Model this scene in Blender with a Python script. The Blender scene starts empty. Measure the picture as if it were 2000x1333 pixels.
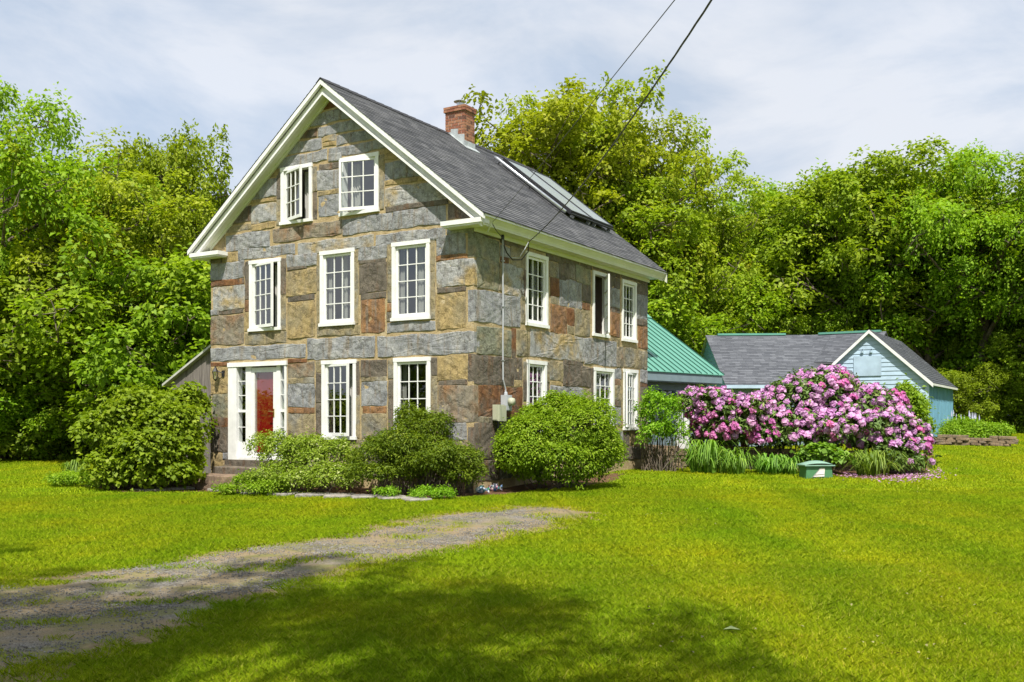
import bpy, math, random
import numpy as np
from mathutils import Vector, Matrix
from mathutils.geometry import tessellate_polygon

# ------------------------------------------------------------------ camera, sky, sun, exposure
S = bpy.context.scene
COL = S.collection
CAMH = 1.6                    # eye height above the near lawn
FPX, YH, CX = 1950., 824., 1000.   # focal length and horizon measured in the photograph (2000 px wide)
cam = bpy.data.cameras.new('camera')
cam.sensor_width = 36.0
cam.lens = FPX / 2000 * 36
cam.shift_y = (YH - 666.5) / 2000
cam.clip_end = 2000
cam_o = bpy.data.objects.new('camera', cam)
COL.objects.link(cam_o)
cam_o.location = (0, 0, CAMH)
cam_o.rotation_euler = (math.pi / 2, 0, 0)
S.camera = cam_o

SUN_EL, SUN_AZ = 57.0, -3.0      # azimuth: degrees the sun stands to the left of straight behind the camera
el, az = math.radians(SUN_EL), math.radians(SUN_AZ)
sdir = Vector((-math.sin(az) * math.cos(el), -math.cos(az) * math.cos(el), math.sin(el)))
w = bpy.data.worlds.new('World'); S.world = w; w.use_nodes = True
nt = w.node_tree; N = nt.nodes; N.clear()
sky = N.new('ShaderNodeTexSky'); sky.sky_type = 'NISHITA'; sky.sun_disc = False
sky.sun_elevation = el; sky.sun_rotation = math.atan2(sdir.x, sdir.y); sky.altitude = 300; sky.air_density = 1.1; sky.dust_density = 1.6
tc = N.new('ShaderNodeTexCoord'); mp = N.new('ShaderNodeMapping'); mp.inputs['Scale'].default_value = (1.0, 1.0, 2.4); mp.inputs['Rotation'].default_value = (.2, .25, .6)
nz = N.new('ShaderNodeTexNoise'); nz.inputs['Scale'].default_value = 1.7; nz.inputs['Detail'].default_value = 7; nz.inputs['Roughness'].default_value = .52; nz.inputs['Distortion'].default_value = .35
rp = N.new('ShaderNodeValToRGB'); rp.color_ramp.elements[0].position = .30; rp.color_ramp.elements[1].position = .66
rp.color_ramp.elements[0].color = (.86, .86, .86, 1); rp.color_ramp.elements[1].color = (.97, .97, .97, 1)
nz2 = N.new('ShaderNodeTexNoise'); nz2.inputs['Scale'].default_value = 2.7; nz2.inputs['Detail'].default_value = 8; nz2.inputs['Roughness'].default_value = .58; nz2.inputs['Distortion'].default_value = .35
rp2 = N.new('ShaderNodeValToRGB'); rp2.color_ramp.elements[0].position = .41; rp2.color_ramp.elements[1].position = .58
rp2.color_ramp.elements[0].color = (1.85, 2.15, 2.6, 1); rp2.color_ramp.elements[1].color = (2.75, 2.85, 3.05, 1)
mx = N.new('ShaderNodeMix'); mx.data_type = 'RGBA'
bg = N.new('ShaderNodeBackground'); bg.inputs['Strength'].default_value = .15
wo = N.new('ShaderNodeOutputWorld')
L = nt.links
L.new(tc.outputs['Generated'], mp.inputs['Vector']); L.new(mp.outputs[0], nz.inputs['Vector']); L.new(nz.outputs[0], rp.inputs[0])
L.new(mp.outputs[0], nz2.inputs['Vector']); L.new(nz2.outputs[0], rp2.inputs[0])
L.new(rp.outputs[0], mx.inputs['Factor']); L.new(sky.outputs[0], mx.inputs[6]); L.new(rp2.outputs[0], mx.inputs[7])
L.new(mx.outputs[2], bg.inputs[0]); L.new(bg.outputs[0], wo.inputs[0])

sl = bpy.data.lights.new('sun', 'SUN'); sl.energy = 4.0; sl.angle = math.radians(.55); sl.color = (1, .955, .87)
sun_o = bpy.data.objects.new('sun', sl); COL.objects.link(sun_o)
sun_o.rotation_euler = (-sdir).to_track_quat('-Z', 'Y').to_euler(); sun_o.location = (0, -20, 40)

S.view_settings.view_transform = 'Standard'; S.view_settings.look = 'None'
S.view_settings.exposure = .98; S.view_settings.gamma = 1
S.cycles.max_bounces = 8; S.cycles.transparent_max_bounces = 12; S.cycles.use_denoising = True
S.cycles.diffuse_bounces = 4; S.cycles.glossy_bounces = 4; S.cycles.transmission_bounces = 4

# ------------------------------------------------------------------ measuring helpers (photo pixels -> places)
TH = math.radians(58.73); DC = 20.0
rv = np.array([math.cos(TH), math.sin(TH)]); lv = np.array([-math.sin(TH), math.cos(TH)])
CC = np.array([(926 - CX) / FPX * DC, DC])
HB = 0.2                      # world height of the house's base
def Fu(x):
    k = (x - CX) / FPX; return (k * CC[1] - CC[0]) / (lv[0] - k * lv[1])
def Ru(x):
    k = (x - CX) / FPX; return (k * CC[1] - CC[0]) / (rv[0] - k * rv[1])
def Fv(x, y): return (YH - y) * (CC[1] + Fu(x) * lv[1]) / FPX
def Rv(x, y): return (YH - y) * (CC[1] + Ru(x) * rv[1]) / FPX
def hz(v): return v + CAMH - HB            # height relative to the eye -> house-local z
def ground(x, y):
    x = np.asarray(x, float); y = np.asarray(y, float)
    t = np.clip(y - 12, 0, 70)
    z = .0267 * np.where(t < 4, t * t / 8, t - 2) - .012 * np.clip(-x, 0, 30)
    z = z + .03 * np.sin(x * .45 + 1.3) * np.sin(y * .38) + .012 * np.sin(x * 1.3 + y * .9) - .01 * np.sin(x * .7 - y * 1.7)
    z = z + .18 * np.clip((x - 8) / 5, 0, 1) * np.clip((y - 25) / 7, 0, 1)
    z = z - .06 * np.exp(-((y - 8.) / 9.) ** 2)
    return z
def at(x, Z): return (x - CX) / FPX * Z      # world X of photo column x at depth Z
def onground(x, y):
    k = (x - CX) / FPX; m = (YH - y) / FPX
    Z = 10.
    for i in range(60): Z = .5 * Z + .5 * (ground(k * Z, Z) - CAMH) / m
    return float(k * Z), float(Z)

# ------------------------------------------------------------------ node materials
def newmat(name):
    m = bpy.data.materials.new(name); m.use_nodes = True
    n = m.node_tree.nodes; n.clear()
    o = n.new('ShaderNodeOutputMaterial'); b = n.new('ShaderNodeBsdfPrincipled')
    m.node_tree.links.new(b.outputs[0], o.inputs[0])
    return m, n, m.node_tree.links, b, o
def c4(c): return (c[0], c[1], c[2], 1)
def noise(n, l, vec, scale, detail=4, rough=.55):
    t = n.new('ShaderNodeTexNoise'); t.inputs['Scale'].default_value = scale; t.inputs['Detail'].default_value = detail; t.inputs['Roughness'].default_value = rough
    if vec is not None: l.new(vec, t.inputs['Vector'])
    return t.outputs[0]
def ramp(n, l, fac, stops):
    r = n.new('ShaderNodeValToRGB'); e = r.color_ramp.elements
    e[0].position, e[0].color = stops[0][0], c4(stops[0][1]); e[1].position, e[1].color = stops[-1][0], c4(stops[-1][1])
    for p, c in stops[1:-1]:
        q = e.new(p); q.color = c4(c)
    l.new(fac, r.inputs[0]); return r.outputs[0]
def mixc(n, l, fac, a, b, mode='MIX'):
    m = n.new('ShaderNodeMix'); m.data_type = 'RGBA'; m.blend_type = mode
    for s, v in ((0, fac), (6, a), (7, b)):
        if isinstance(v, (int, float)): m.inputs[s].default_value = v
        elif isinstance(v, tuple): m.inputs[s].default_value = c4(v)
        else: l.new(v, m.inputs[s])
    return m.outputs[2]
def math_(n, l, op, a, b=None):
    m = n.new('ShaderNodeMath'); m.operation = op
    for i, v in enumerate((a, b)):
        if v is None: continue
        if isinstance(v, (int, float)): m.inputs[i].default_value = v
        else: l.new(v, m.inputs[i])
    return m.outputs[0]
def bump(n, l, b, h, strength=.4, dist=.02):
    q = n.new('ShaderNodeBump'); q.inputs['Strength'].default_value = strength; q.inputs['Distance'].default_value = dist
    l.new(h, q.inputs['Height']); l.new(q.outputs[0], b.inputs['Normal'])
def objvec(n, l, rnd=True, scale=None):
    t = n.new('ShaderNodeTexCoord'); v = t.outputs['Object']
    if rnd:
        o = n.new('ShaderNodeObjectInfo'); a = n.new('ShaderNodeVectorMath'); a.operation = 'MULTIPLY_ADD'
        cb = n.new('ShaderNodeCombineXYZ')
        for i in range(3): l.new(o.outputs['Random'], cb.inputs[i])
        l.new(cb.outputs[0], a.inputs[0]); a.inputs[1].default_value = (37, 53, 71); l.new(v, a.inputs[2]); v = a.outputs[0]
    if scale:
        m = n.new('ShaderNodeMapping'); m.inputs['Scale'].default_value = scale; l.new(v, m.inputs[0]); v = m.outputs[0]
    return v
def plain(name, c, rough=.5, var=.12, scale=6, spec=.3, bmp=.1, metal=0, stretch=None):
    m, n, l, b, o = newmat(name)
    v = objvec(n, l, True, stretch)
    f = noise(n, l, v, scale, 5)
    col = ramp(n, l, f, [(.3, tuple(x * (1 - var) for x in c)), (.7, tuple(min(1, x * (1 + var)) for x in c))])
    l.new(col, b.inputs['Base Color']); b.inputs['Roughness'].default_value = rough; b.inputs['Metallic'].default_value = metal
    b.inputs['Specular IOR Level'].default_value = spec
    bump(n, l, b, noise(n, l, v, scale * 9, 3), bmp, .01)
    return m
def stone_mat(name, a, bcol, ccol, thr=.55):
    m, n, l, b, o = newmat(name)
    v = objvec(n, l)
    big = noise(n, l, v, 1.9, 4, .6); mid = noise(n, l, v, 7, 6, .68); fine = noise(n, l, v, 42, 4, .7)
    col = mixc(n, l, ramp(n, l, big, [(thr - .1, (0, 0, 0)), (thr + .1, (1, 1, 1))]), a, bcol)
    st = objvec(n, l, True, (3.5, 3.5, .5))
    col = mixc(n, l, ramp(n, l, noise(n, l, st, 2.6, 5, .6), [(.52, (0, 0, 0)), (.70, (.75, .75, .75))]), col, ccol)
    g = ramp(n, l, mid, [(.29, (.55, .54, .53)), (.5, (.95, .95, .95)), (.73, (1.3, 1.28, 1.24))])
    col = mixc(n, l, 1., col, g, 'MULTIPLY')
    g2 = ramp(n, l, fine, [(.3, (.62, .62, .62)), (.62, (1.16, 1.16, 1.16))])
    col = mixc(n, l, 1., col, g2, 'MULTIPLY')
    cr = math_(n, l, 'ABSOLUTE', math_(n, l, 'SUBTRACT', noise(n, l, v, 1.6, 6, .6), .5))
    crk = ramp(n, l, cr, [(0, (.5, .48, .46)), (.007, (.85, .84, .83)), (.02, (1, 1, 1))])
    col = mixc(n, l, 1., col, crk, 'MULTIPLY')
    l.new(col, b.inputs['Base Color']); b.inputs['Roughness'].default_value = .85; b.inputs['Specular IOR Level'].default_value = .25
    h = math_(n, l, 'ADD', math_(n, l, 'MULTIPLY', mid, 1.6), math_(n, l, 'MULTIPLY', fine, .5)); h = math_(n, l, 'ADD', h, math_(n, l, 'MULTIPLY', math_(n, l, 'MINIMUM', cr, .03), 12))
    bump(n, l, b, h, .5, .022)
    return m
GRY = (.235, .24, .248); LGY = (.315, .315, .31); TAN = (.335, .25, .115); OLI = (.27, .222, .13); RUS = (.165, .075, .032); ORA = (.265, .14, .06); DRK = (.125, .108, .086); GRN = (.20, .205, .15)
ST = {
 'g': stone_mat('stone_grey', GRY, LGY, (.20, .155, .10)),
 'G': stone_mat('stone_grey_tan', LGY, TAN, (.2, .19, .17), .56),
 't': stone_mat('stone_tan', TAN, OLI, (.21, .17, .11)),
 'n': stone_mat('stone_olive', OLI, (.21, .205, .18), (.15, .13, .1)),
 'e': stone_mat('stone_greenish', GRN, OLI, (.17, .17, .13)),
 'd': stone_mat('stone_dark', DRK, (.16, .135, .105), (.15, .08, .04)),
 'r': stone_mat('stone_rust', RUS, DRK, ORA, .58),
 'o': stone_mat('stone_orange', ORA, (.17, .1, .06), (.2, .18, .15), .55),
 'm': stone_mat('stone_rust_grey', (.225, .195, .145), (.21, .12, .06), (.17, .16, .145), .55),
}
def mortar_mat():
    m, n, l, b, o = newmat('lime_mortar'); v = objvec(n, l, False)
    f = noise(n, l, v, 5, 5); g = noise(n, l, v, 45, 3)
    col = ramp(n, l, f, [(.3, (.29, .21, .10)), (.55, (.38, .29, .155)), (.75, (.47, .39, .26))])
    col = mixc(n, l, 1., col, ramp(n, l, g, [(.3, (.7, .7, .7)), (.6, (1.1, 1.1, 1.1))]), 'MULTIPLY')
    l.new(col, b.inputs['Base Color']); b.inputs['Roughness'].default_value = .95; bump(n, l, b, g, .6, .02); return m
MORTAR = mortar_mat()
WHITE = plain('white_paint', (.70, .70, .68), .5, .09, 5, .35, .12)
TRIM = plain('eave_white_lawn_bounce', (.60, .61, .49), .5, .06, 3, .3, .08)  # white trim, with the lawn's green bounce light mixed into the colour
GLASSC = None
def glass_mat():
    m, n, l, b, o = newmat('window_glass'); n.remove(b)
    tr = n.new('ShaderNodeBsdfTransparent'); tr.inputs[0].default_value = (.86, .9, .88, 1)
    gl = n.new('ShaderNodeBsdfGlossy'); gl.inputs['Roughness'].default_value = .015
    v = objvec(n, l); q = n.new('ShaderNodeBump'); q.inputs['Strength'].default_value = .05; q.inputs['Distance'].default_value = .02
    l.new(noise(n, l, v, 2.2, 1), q.inputs['Height']); l.new(q.outputs[0], gl.inputs['Normal'])
    ge = n.new('ShaderNodeNewGeometry'); dt = n.new('ShaderNodeVectorMath'); dt.operation = 'DOT_PRODUCT'; l.new(ge.outputs['Normal'], dt.inputs[0]); l.new(ge.outputs['Incoming'], dt.inputs[1])
    f2 = math_(n, l, 'POWER', math_(n, l, 'SUBTRACT', 1.0, math_(n, l, 'ABSOLUTE', dt.outputs['Value'])), 4.0)
    f2 = math_(n, l, 'ADD', math_(n, l, 'MULTIPLY', f2, .8), .18)
    mxs = n.new('ShaderNodeMixShader'); l.new(f2, mxs.inputs[0]); l.new(tr.outputs[0], mxs.inputs[1]); l.new(gl.outputs[0], mxs.inputs[2]); l.new(mxs.outputs[0], o.inputs[0])
    return m
GLASS = glass_mat()
DARK = plain('dark_interior', (.05, .045, .04), .9)
PLASTER = plain('plaster', (.17, .15, .12), .9)
CURT = plain('curtain_cloth', (.33, .32, .30), .9, .08, 8)
LINING = plain('dark_wood_lining', (.12, .09, .075), .6)
BLACK = plain('black_metal', (.018, .018, .02), .4, .2, 10, .5)
STEEL = plain('galvanised_steel', (.55, .57, .58), .32, .12, 9, .5, .08, .85)
LEAD = plain('lead_flashing', (.42, .45, .45), .5, .25, 7, .4, .25, .4)
RED = plain('red_door_paint', (.27, .005, .006), .3, .15, 4, .5, .05)
BRASS = plain('brass', (.45, .3, .1), .3, .1, 8, .5, .05, .9)
BLUE = plain('blue_paint', (.36, .47, .57), .65, .14, 3, .3, .1)
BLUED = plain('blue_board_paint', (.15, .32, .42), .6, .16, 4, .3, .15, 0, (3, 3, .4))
BLUEW = plain('blue_clapboard_paint', (.2, .44, .75), .6, .08, 4, .3, .1)
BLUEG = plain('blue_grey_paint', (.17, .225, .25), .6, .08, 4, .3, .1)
GREENM = plain('green_metal_roofing', (.115, .31, .235), .38, .06, 2, .45, .03, .15)
GREENS = plain('green_seam', (.02, .085, .062), .4, .06, 2, .45, .03, .15)
WOODG = plain('weathered_grey_wood', (.17, .15, .135), .9, .35, 3, .15, .5, 0, (9, 9, .6))
FLAG = stone_mat('flagstone', (.30, .28, .25), (.22, .21, .2), (.28, .22, .15))
DRY = stone_mat('drystone', (.20, .145, .095), (.29, .21, .13), (.15, .14, .12))
BARK = stone_mat('bark', (.14, .11, .085), (.09, .072, .055), (.19, .17, .14))
def shingle_mat(name, c0, c1):
    m, n, l, b, o = newmat(name)
    a = n.new('ShaderNodeAttribute'); a.attribute_name = 'tint'
    v = objvec(n, l, False)
    col = ramp(n, l, a.outputs['Fac'], [(0, c0), (1, c1)])
    col = mixc(n, l, 1., col, ramp(n, l, noise(n, l, v, .9, 4), [(.3, (.85, .85, .85)), (.7, (1.15, 1.14, 1.12))]), 'MULTIPLY')
    g = noise(n, l, v, 70, 3)
    col = mixc(n, l, 1., col, ramp(n, l, g, [(.3, (.75, .75, .75)), (.65, (1.2, 1.2, 1.2))]), 'MULTIPLY')
    l.new(col, b.inputs['Base Color']); b.inputs['Roughness'].default_value = .75; b.inputs['Specular IOR Level'].default_value = .4
    bump(n, l, b, g, .4, .01); return m
DECK = plain('roof_deck_edge', (.1, .1, .105), .8)
SHING = shingle_mat('asphalt_shingle', (.05, .052, .06), (.135, .135, .145))
SHINGB = shingle_mat('architectural_shingle', (.048, .053, .066), (.122, .13, .15))
def leaf_mat(name, c0, c1, c2=None, trans=.38, gloss=.12, tm=(1.15, 1.2, .5)):
    m, n, l, b, o = newmat(name); n.remove(b)
    a = n.new('ShaderNodeAttribute'); a.attribute_name = 'tint'
    oi = n.new('ShaderNodeObjectInfo')
    stops = [(0, c0), (.75, c1)] + ([(1, c2)] if c2 else [])
    if len(stops) == 2: stops = [(0, c0), (1, c1)]
    col = ramp(n, l, a.outputs['Fac'], stops)
    hs = n.new('ShaderNodeHueSaturation'); hs.inputs['Saturation'].default_value = 1.0
    l.new(math_(n, l, 'MULTIPLY_ADD', oi.outputs['Random'], .035), hs.inputs['Hue'])
    hs.inputs['Hue'].links[0].from_node.inputs[2].default_value = .4825
    l.new(math_(n, l, 'MULTIPLY_ADD', oi.outputs['Random'], .3), hs.inputs['Value']); hs.inputs['Value'].links[0].from_node.inputs[2].default_value = .85
    l.new(col, hs.inputs['Color']); col = hs.outputs[0]
    d = n.new('ShaderNodeBsdfDiffuse'); t = n.new('ShaderNodeBsdfTranslucent'); g = n.new('ShaderNodeBsdfGlossy'); g.inputs['Roughness'].default_value = .6
    l.new(col, d.inputs[0])
    tcol = mixc(n, l, 1., col, tm, 'MULTIPLY'); l.new(tcol, t.inputs[0])
    m1 = n.new('ShaderNodeMixShader'); m1.inputs[0].default_value = trans; l.new(d.outputs[0], m1.inputs[1]); l.new(t.outputs[0], m1.inputs[2])
    m2 = n.new('ShaderNodeMixShader'); m2.inputs[0].default_value = gloss * .12; l.new(m1.outputs[0], m2.inputs[1]); l.new(g.outputs[0], m2.inputs[2])
    l.new(m2.outputs[0], o.inputs[0]); return m
LF_GREEN = leaf_mat('leaf_green', (.125, .215, .010), (.275, .40, .018), (.40, .49, .04), .45)
LF_OLIVE = leaf_mat('leaf_olive', (.175, .235, .012), (.345, .415, .022), (.46, .49, .05), .45)
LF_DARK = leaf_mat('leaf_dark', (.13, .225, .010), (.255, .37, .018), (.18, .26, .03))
LF_LILAC = leaf_mat('leaf_lilac', (.11, .20, .010), (.23, .35, .018), (.32, .42, .04), .42)
LF_ROUND = leaf_mat('leaf_bush', (.105, .215, .008), (.225, .365, .014), (.35, .47, .05))
LF_VARI = leaf_mat('leaf_variegated', (.12, .21, .012), (.26, .36, .03), (.52, .56, .24))
LF_YEW = leaf_mat('leaf_yew', (.06, .13, .008), (.15, .245, .012), (.28, .38, .03))
LF_RHODO = leaf_mat('leaf_rhododendron', (.05, .10, .014), (.13, .20, .03), (.22, .25, .06), .2, .3)
LF_LILY = leaf_mat('leaf_daylily', (.09, .19, .012), (.2, .35, .03), (.3, .42, .06), .35, .25)
PETAL = leaf_mat('petal_pink', (.54, .21, .50), (.68, .35, .63), (.80, .54, .75), .35, .05, (1, 1, 1))
PETAL2 = leaf_mat('petal_magenta', (.54, .10, .36), (.66, .21, .48), (.75, .38, .60), .35, .05, (1, 1, 1))
PETAL3 = leaf_mat('petal_pale', (.46, .19, .42), (.60, .33, .55), (.74, .52, .68), .35, .05, (1, 1, 1))

# ------------------------------------------------------------------ mesh helpers
def tag(o, label, cat, group=None, kind=None):
    if label: o['label'] = label
    if cat: o['category'] = cat
    if group: o['group'] = group
    if kind: o['kind'] = kind
    return o
def empty(name, loc, rz=0):
    o = bpy.data.objects.new(name, None); COL.objects.link(o); o.location = loc; o.rotation_euler = (0, 0, rz); o.empty_display_size = .2; return o
def link(name, me, mat=None, parent=None, smooth=False):
    if mat is not None and len(me.materials) == 0: me.materials.append(mat)
    o = bpy.data.objects.new(name, me); COL.objects.link(o)
    if parent is not None: o.parent = parent
    if smooth: me.polygons.foreach_set('use_smooth', [True] * len(me.polygons))
    return o
class MB:
    def __init__(s): s.v = []; s.f = []
    def add(s, vs, fs):
        k = len(s.v); s.v += [tuple(map(float, p)) for p in vs]; s.f += [tuple(i + k for i in f) for f in fs]; return s
    def hexa(s, p):   # 8 corners: bottom ring 0-3, top ring 4-7
        return s.add(p, [(3, 2, 1, 0), (4, 5, 6, 7), (0, 1, 5, 4), (1, 2, 6, 5), (2, 3, 7, 6), (3, 0, 4, 7)])
    def box(s, x0, x1, y0, y1, z0, z1, fr=None):
        p = [(x0, y0, z0), (x1, y0, z0), (x1, y1, z0), (x0, y1, z0), (x0, y0, z1), (x1, y0, z1), (x1, y1, z1), (x0, y1, z1)]
        if fr: p = [fr(*q) for q in p]
        return s.hexa(p)
    def prism(s, poly, d0, d1, fr):     # polygon in (u,v), extruded along d
        n = len(poly); vs = [fr(u, d0, v) for u, v in poly] + [fr(u, d1, v) for u, v in poly]
        return s.add(vs, [tuple(range(n))[::-1], tuple(range(n, 2 * n))] + [(i, (i + 1) % n, n + (i + 1) % n, n + i) for i in range(n)])
    def tube(s, pts, rad, n=8, cap=True):
        pts = [Vector(p) for p in pts]; m = len(pts); k0 = len(s.v)
        rad = rad if hasattr(rad, '__len__') else [rad] * m
        for i, p in enumerate(pts):
            d = (pts[min(i + 1, m - 1)] - pts[max(i - 1, 0)]).normalized()
            a = d.cross(Vector((0, 0, 1)) if abs(d.z) < .9 else Vector((1, 0, 0))).normalized(); b = d.cross(a)
            for j in range(n):
                t = 2 * math.pi * j / n; q = p + (a * math.cos(t) + b * math.sin(t)) * rad[i]; s.v.append(tuple(q))
        for i in range(m - 1):
            for j in range(n):
                s.f.append((k0 + i * n + j, k0 + i * n + (j + 1) % n, k0 + (i + 1) * n + (j + 1) % n, k0 + (i + 1) * n + j))
        if cap: s.f.append(tuple(k0 + j for j in range(n))[::-1]); s.f.append(tuple(k0 + (m - 1) * n + j for j in range(n)))
        return s
    def lathe(s, prof, c=(0, 0, 0), n=20):
        k0 = len(s.v)
        for r, z in prof:
            for j in range(n):
                t = 2 * math.pi * j / n; s.v.append((c[0] + r * math.cos(t), c[1] + r * math.sin(t), c[2] + z))
        for i in range(len(prof) - 1):
            for j in range(n): s.f.append((k0 + i * n + j, k0 + i * n + (j + 1) % n, k0 + (i + 1) * n + (j + 1) % n, k0 + (i + 1) * n + j))
        return s
    def mesh(s, name):
        me = bpy.data.meshes.new(name); me.from_pydata(s.v, [], s.f); me.update(); return me
    def build(s, name, mat, parent=None, smooth=False): return link(name, s.mesh(name), mat, parent, smooth)
def quads_mesh(name, V, Q, tint=None, mat=None):
    V = np.asarray(V, np.float32); Q = np.asarray(Q, np.int32)
    me = bpy.data.meshes.new(name); me.vertices.add(len(V)); me.vertices.foreach_set('co', V.ravel())
    k = Q.shape[1]; me.loops.add(Q.size); me.loops.foreach_set('vertex_index', Q.ravel())
    me.polygons.add(len(Q)); me.polygons.foreach_set('loop_start', np.arange(len(Q), dtype=np.int32) * k)
    try: me.polygons.foreach_set('loop_total', np.full(len(Q), k, np.int32))
    except Exception: pass
    if tint is not None:
        at_ = me.attributes.new('tint', 'FLOAT', 'FACE'); at_.data.foreach_set('value', np.asarray(tint, np.float32))
    me.update(calc_edges=True)
    if mat: me.materials.append(mat)
    return me
def unit(a): return a / np.maximum(np.linalg.norm(a, axis=1, keepdims=True), 1e-9)
def leaves_arrays(c, ax, nr, ln, wd, fold=.25):
    """one folded rhombus for each leaf: centres, axes, normals, lengths, widths"""
    ax = unit(ax); sd = unit(np.cross(nr, ax)); up = np.cross(ax, sd)
    ln = ln[:, None]; wd = wd[:, None]
    b = c - ax * ln * .5; t = c + ax * ln * .5 - up * ln * .12
    a1 = c + sd * wd * .5 + up * wd * fold; a2 = c - sd * wd * .5 + up * wd * fold
    V = np.stack([b, a1, t, a2], 1).reshape(-1, 3); Q = np.arange(len(c) * 4).reshape(-1, 4)
    return V, Q
def foliage(rng, lobes, n_spray, per, spray_r, leaf, aspect=.6, up=.6, shell=(.72, 1.05), zmin=-.75, flat=.4, lumpy=.18, jit=.35, droop=0., stray=.10):
    """lobes: array rows (cx,cy,cz,rx,ry,rz). Returns V,Q,tint"""
    lobes = np.asarray(lobes, float)
    area = (lobes[:, 3] * lobes[:, 4] * lobes[:, 5]) ** (2 / 3.)
    idx = rng.choice(len(lobes), int(n_spray * 1.7), p=area / area.sum())
    d = unit(rng.normal(size=(len(idx), 3)) + np.array([0, 0, .25])); keep = d[:, 2] > zmin; d = d[keep]; idx = idx[keep]
    rad = rng.uniform(shell[0], shell[1], len(d)) + rng.normal(0, lumpy * .4, len(d))
    rad = rad * (1 + (rng.random(len(d)) < stray) * rng.uniform(.1, .4, len(d)))
    Lc, Lr = lobes[idx, :3], lobes[idx, 3:]
    p = Lc + d * Lr * rad[:, None]
    ins = np.zeros(len(p), bool)
    for q in lobes:
        e = (((p - q[:3]) / q[3:]) ** 2).sum(1); ins |= e < .42
    p, d, Lr = p[~ins][:n_spray], d[~ins][:n_spray], Lr[~ins][:n_spray]
    n = len(p); out = unit(d / Lr)
    k = per
    P = np.repeat(p, k, 0); O = np.repeat(out, k, 0)
    off = rng.normal(size=(n * k, 3)) * spray_r * rng.uniform(.5, 1.15, n).repeat(k)[:, None] * .6
    off -= O * (off * O).sum(1, keepdims=True) * (1 - flat)
    off[:, 2] -= droop * (off ** 2).sum(1) / spray_r
    P = P + off
    nr = unit(O * .55 + np.array([0, 0, up]) + rng.normal(size=P.shape) * jit)
    ax = unit(off * 1.2 / spray_r + O * .6 + rng.normal(size=P.shape) * .5 + np.array([0, 0, -.25]))
    ax = ax - nr * (ax * nr).sum(1, keepdims=True)
    s = leaf * rng.uniform(.65, 1.3, len(P))
    V, Q = leaves_arrays(P, ax, nr, s, s * aspect)
    ts = np.clip(rng.normal(.45, .2, n), 0, 1).repeat(k)
    tint = np.clip(ts * .6 + rng.uniform(0, .55, len(P)) + (rng.random(len(P)) < .04) * .3, 0, 1)
    return V, Q, tint

# ------------------------------------------------------------------ ground, driveway, beds
def mat_ground():
    m, n, l, b, o = newmat('lawn_soil')
    g = n.new('ShaderNodeNewGeometry'); v = g.outputs['Position']
    a = noise(n, l, v, .35, 5); c = noise(n, l, v, 2.5, 5); f = noise(n, l, v, 30, 4)
    col = ramp(n, l, a, [(.3, (.17, .25, .010)), (.5, (.22, .30, .012)), (.7, (.27, .32, .016))])
    col = mixc(n, l, 1., col, ramp(n, l, c, [(.3, (.75, .8, .7)), (.7, (1.15, 1.1, 1.1))]), 'MULTIPLY')
    col = mixc(n, l, 1., col, ramp(n, l, f, [(.3, (.55, .55, .5)), (.65, (1.1, 1.1, 1.1))]), 'MULTIPLY')
    l.new(col, b.inputs['Base Color']); b.inputs['Roughness'].default_value = 1; b.inputs['Specular IOR Level'].default_value = .1
    bump(n, l, b, f, .8, .05); return m
xs = np.concatenate([np.linspace(-260, -42, 14), np.linspace(-40, 40, 161), np.linspace(42, 260, 14)])
ys = np.concatenate([np.linspace(-120, -12, 10), np.linspace(-10, 60, 141), np.linspace(64, 420, 18)])
GX, GY = np.meshgrid(xs, ys); GZ = ground(GX, GY)
V = np.stack([GX, GY, GZ], -1).reshape(-1, 3); nx = len(xs)
Q = np.array([(j * nx + i, j * nx + i + 1, (j + 1) * nx + i + 1, (j + 1) * nx + i) for j in range(len(ys) - 1) for i in range(nx - 1)])
tag(link('ground', quads_mesh('ground', V, Q, None, mat_ground()), smooth=True), None, None, kind='structure')

def in_poly(px, py, poly):
    px = np.asarray(px); py = np.asarray(py); r = np.zeros(px.shape, bool); n = len(poly)
    for i in range(n):
        x0, y0 = poly[i]; x1, y1 = poly[(i + 1) % n]
        c = ((y0 > py) != (y1 > py)); t = (py - y0) / ((y1 - y0) if y1 != y0 else 1e-9)
        r ^= c & (px < x0 + t * (x1 - x0))
    return r
def poly_dist(px, py, poly):
    d = np.full(np.shape(px), 1e9); n = len(poly)
    for i in range(n):
        a = np.array(poly[i]); b = np.array(poly[(i + 1) % n]); e = b - a; L2 = (e ** 2).sum() + 1e-9
        t = np.clip(((px - a[0]) * e[0] + (py - a[1]) * e[1]) / L2, 0, 1)
        d = np.minimum(d, np.hypot(px - a[0] - t * e[0], py - a[1] - t * e[1]))
    return np.where(in_poly(px, py, poly), d, -d)
drv_px = [(-60, 1150), (60, 1140), (180, 1122), (340, 1098), (480, 1072), (640, 1056), (720, 1040), (800, 1018), (920, 1000), (1040, 990), (1120, 996), (1140, 1006), (1060, 1030), (960, 1050), (880, 1072), (780, 1090), (680, 1108), (600, 1135), (500, 1165), (400, 1200), (300, 1235), (180, 1275), (60, 1312), (-60, 1345)]
DRIVE = [onground(x, y) for x, y in drv_px]
bed_px = [(150, 950), (230, 962), (400, 962), (560, 962), (860, 976), (985, 968), (1060, 958), (1140, 952), (1210, 940), (1240, 915), (1330, 912)]
BEDW = [onground(x, y) for x, y in bed_px] + [(5.6, 29.5), (0, 21.5), (-7, 25.0), (-9, 24.6)]
bed2_px = [(1240, 912), (1330, 912), (1500, 914), (1590, 926), (1680, 936), (1800, 936), (1830, 905), (1825, 868)]
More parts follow.
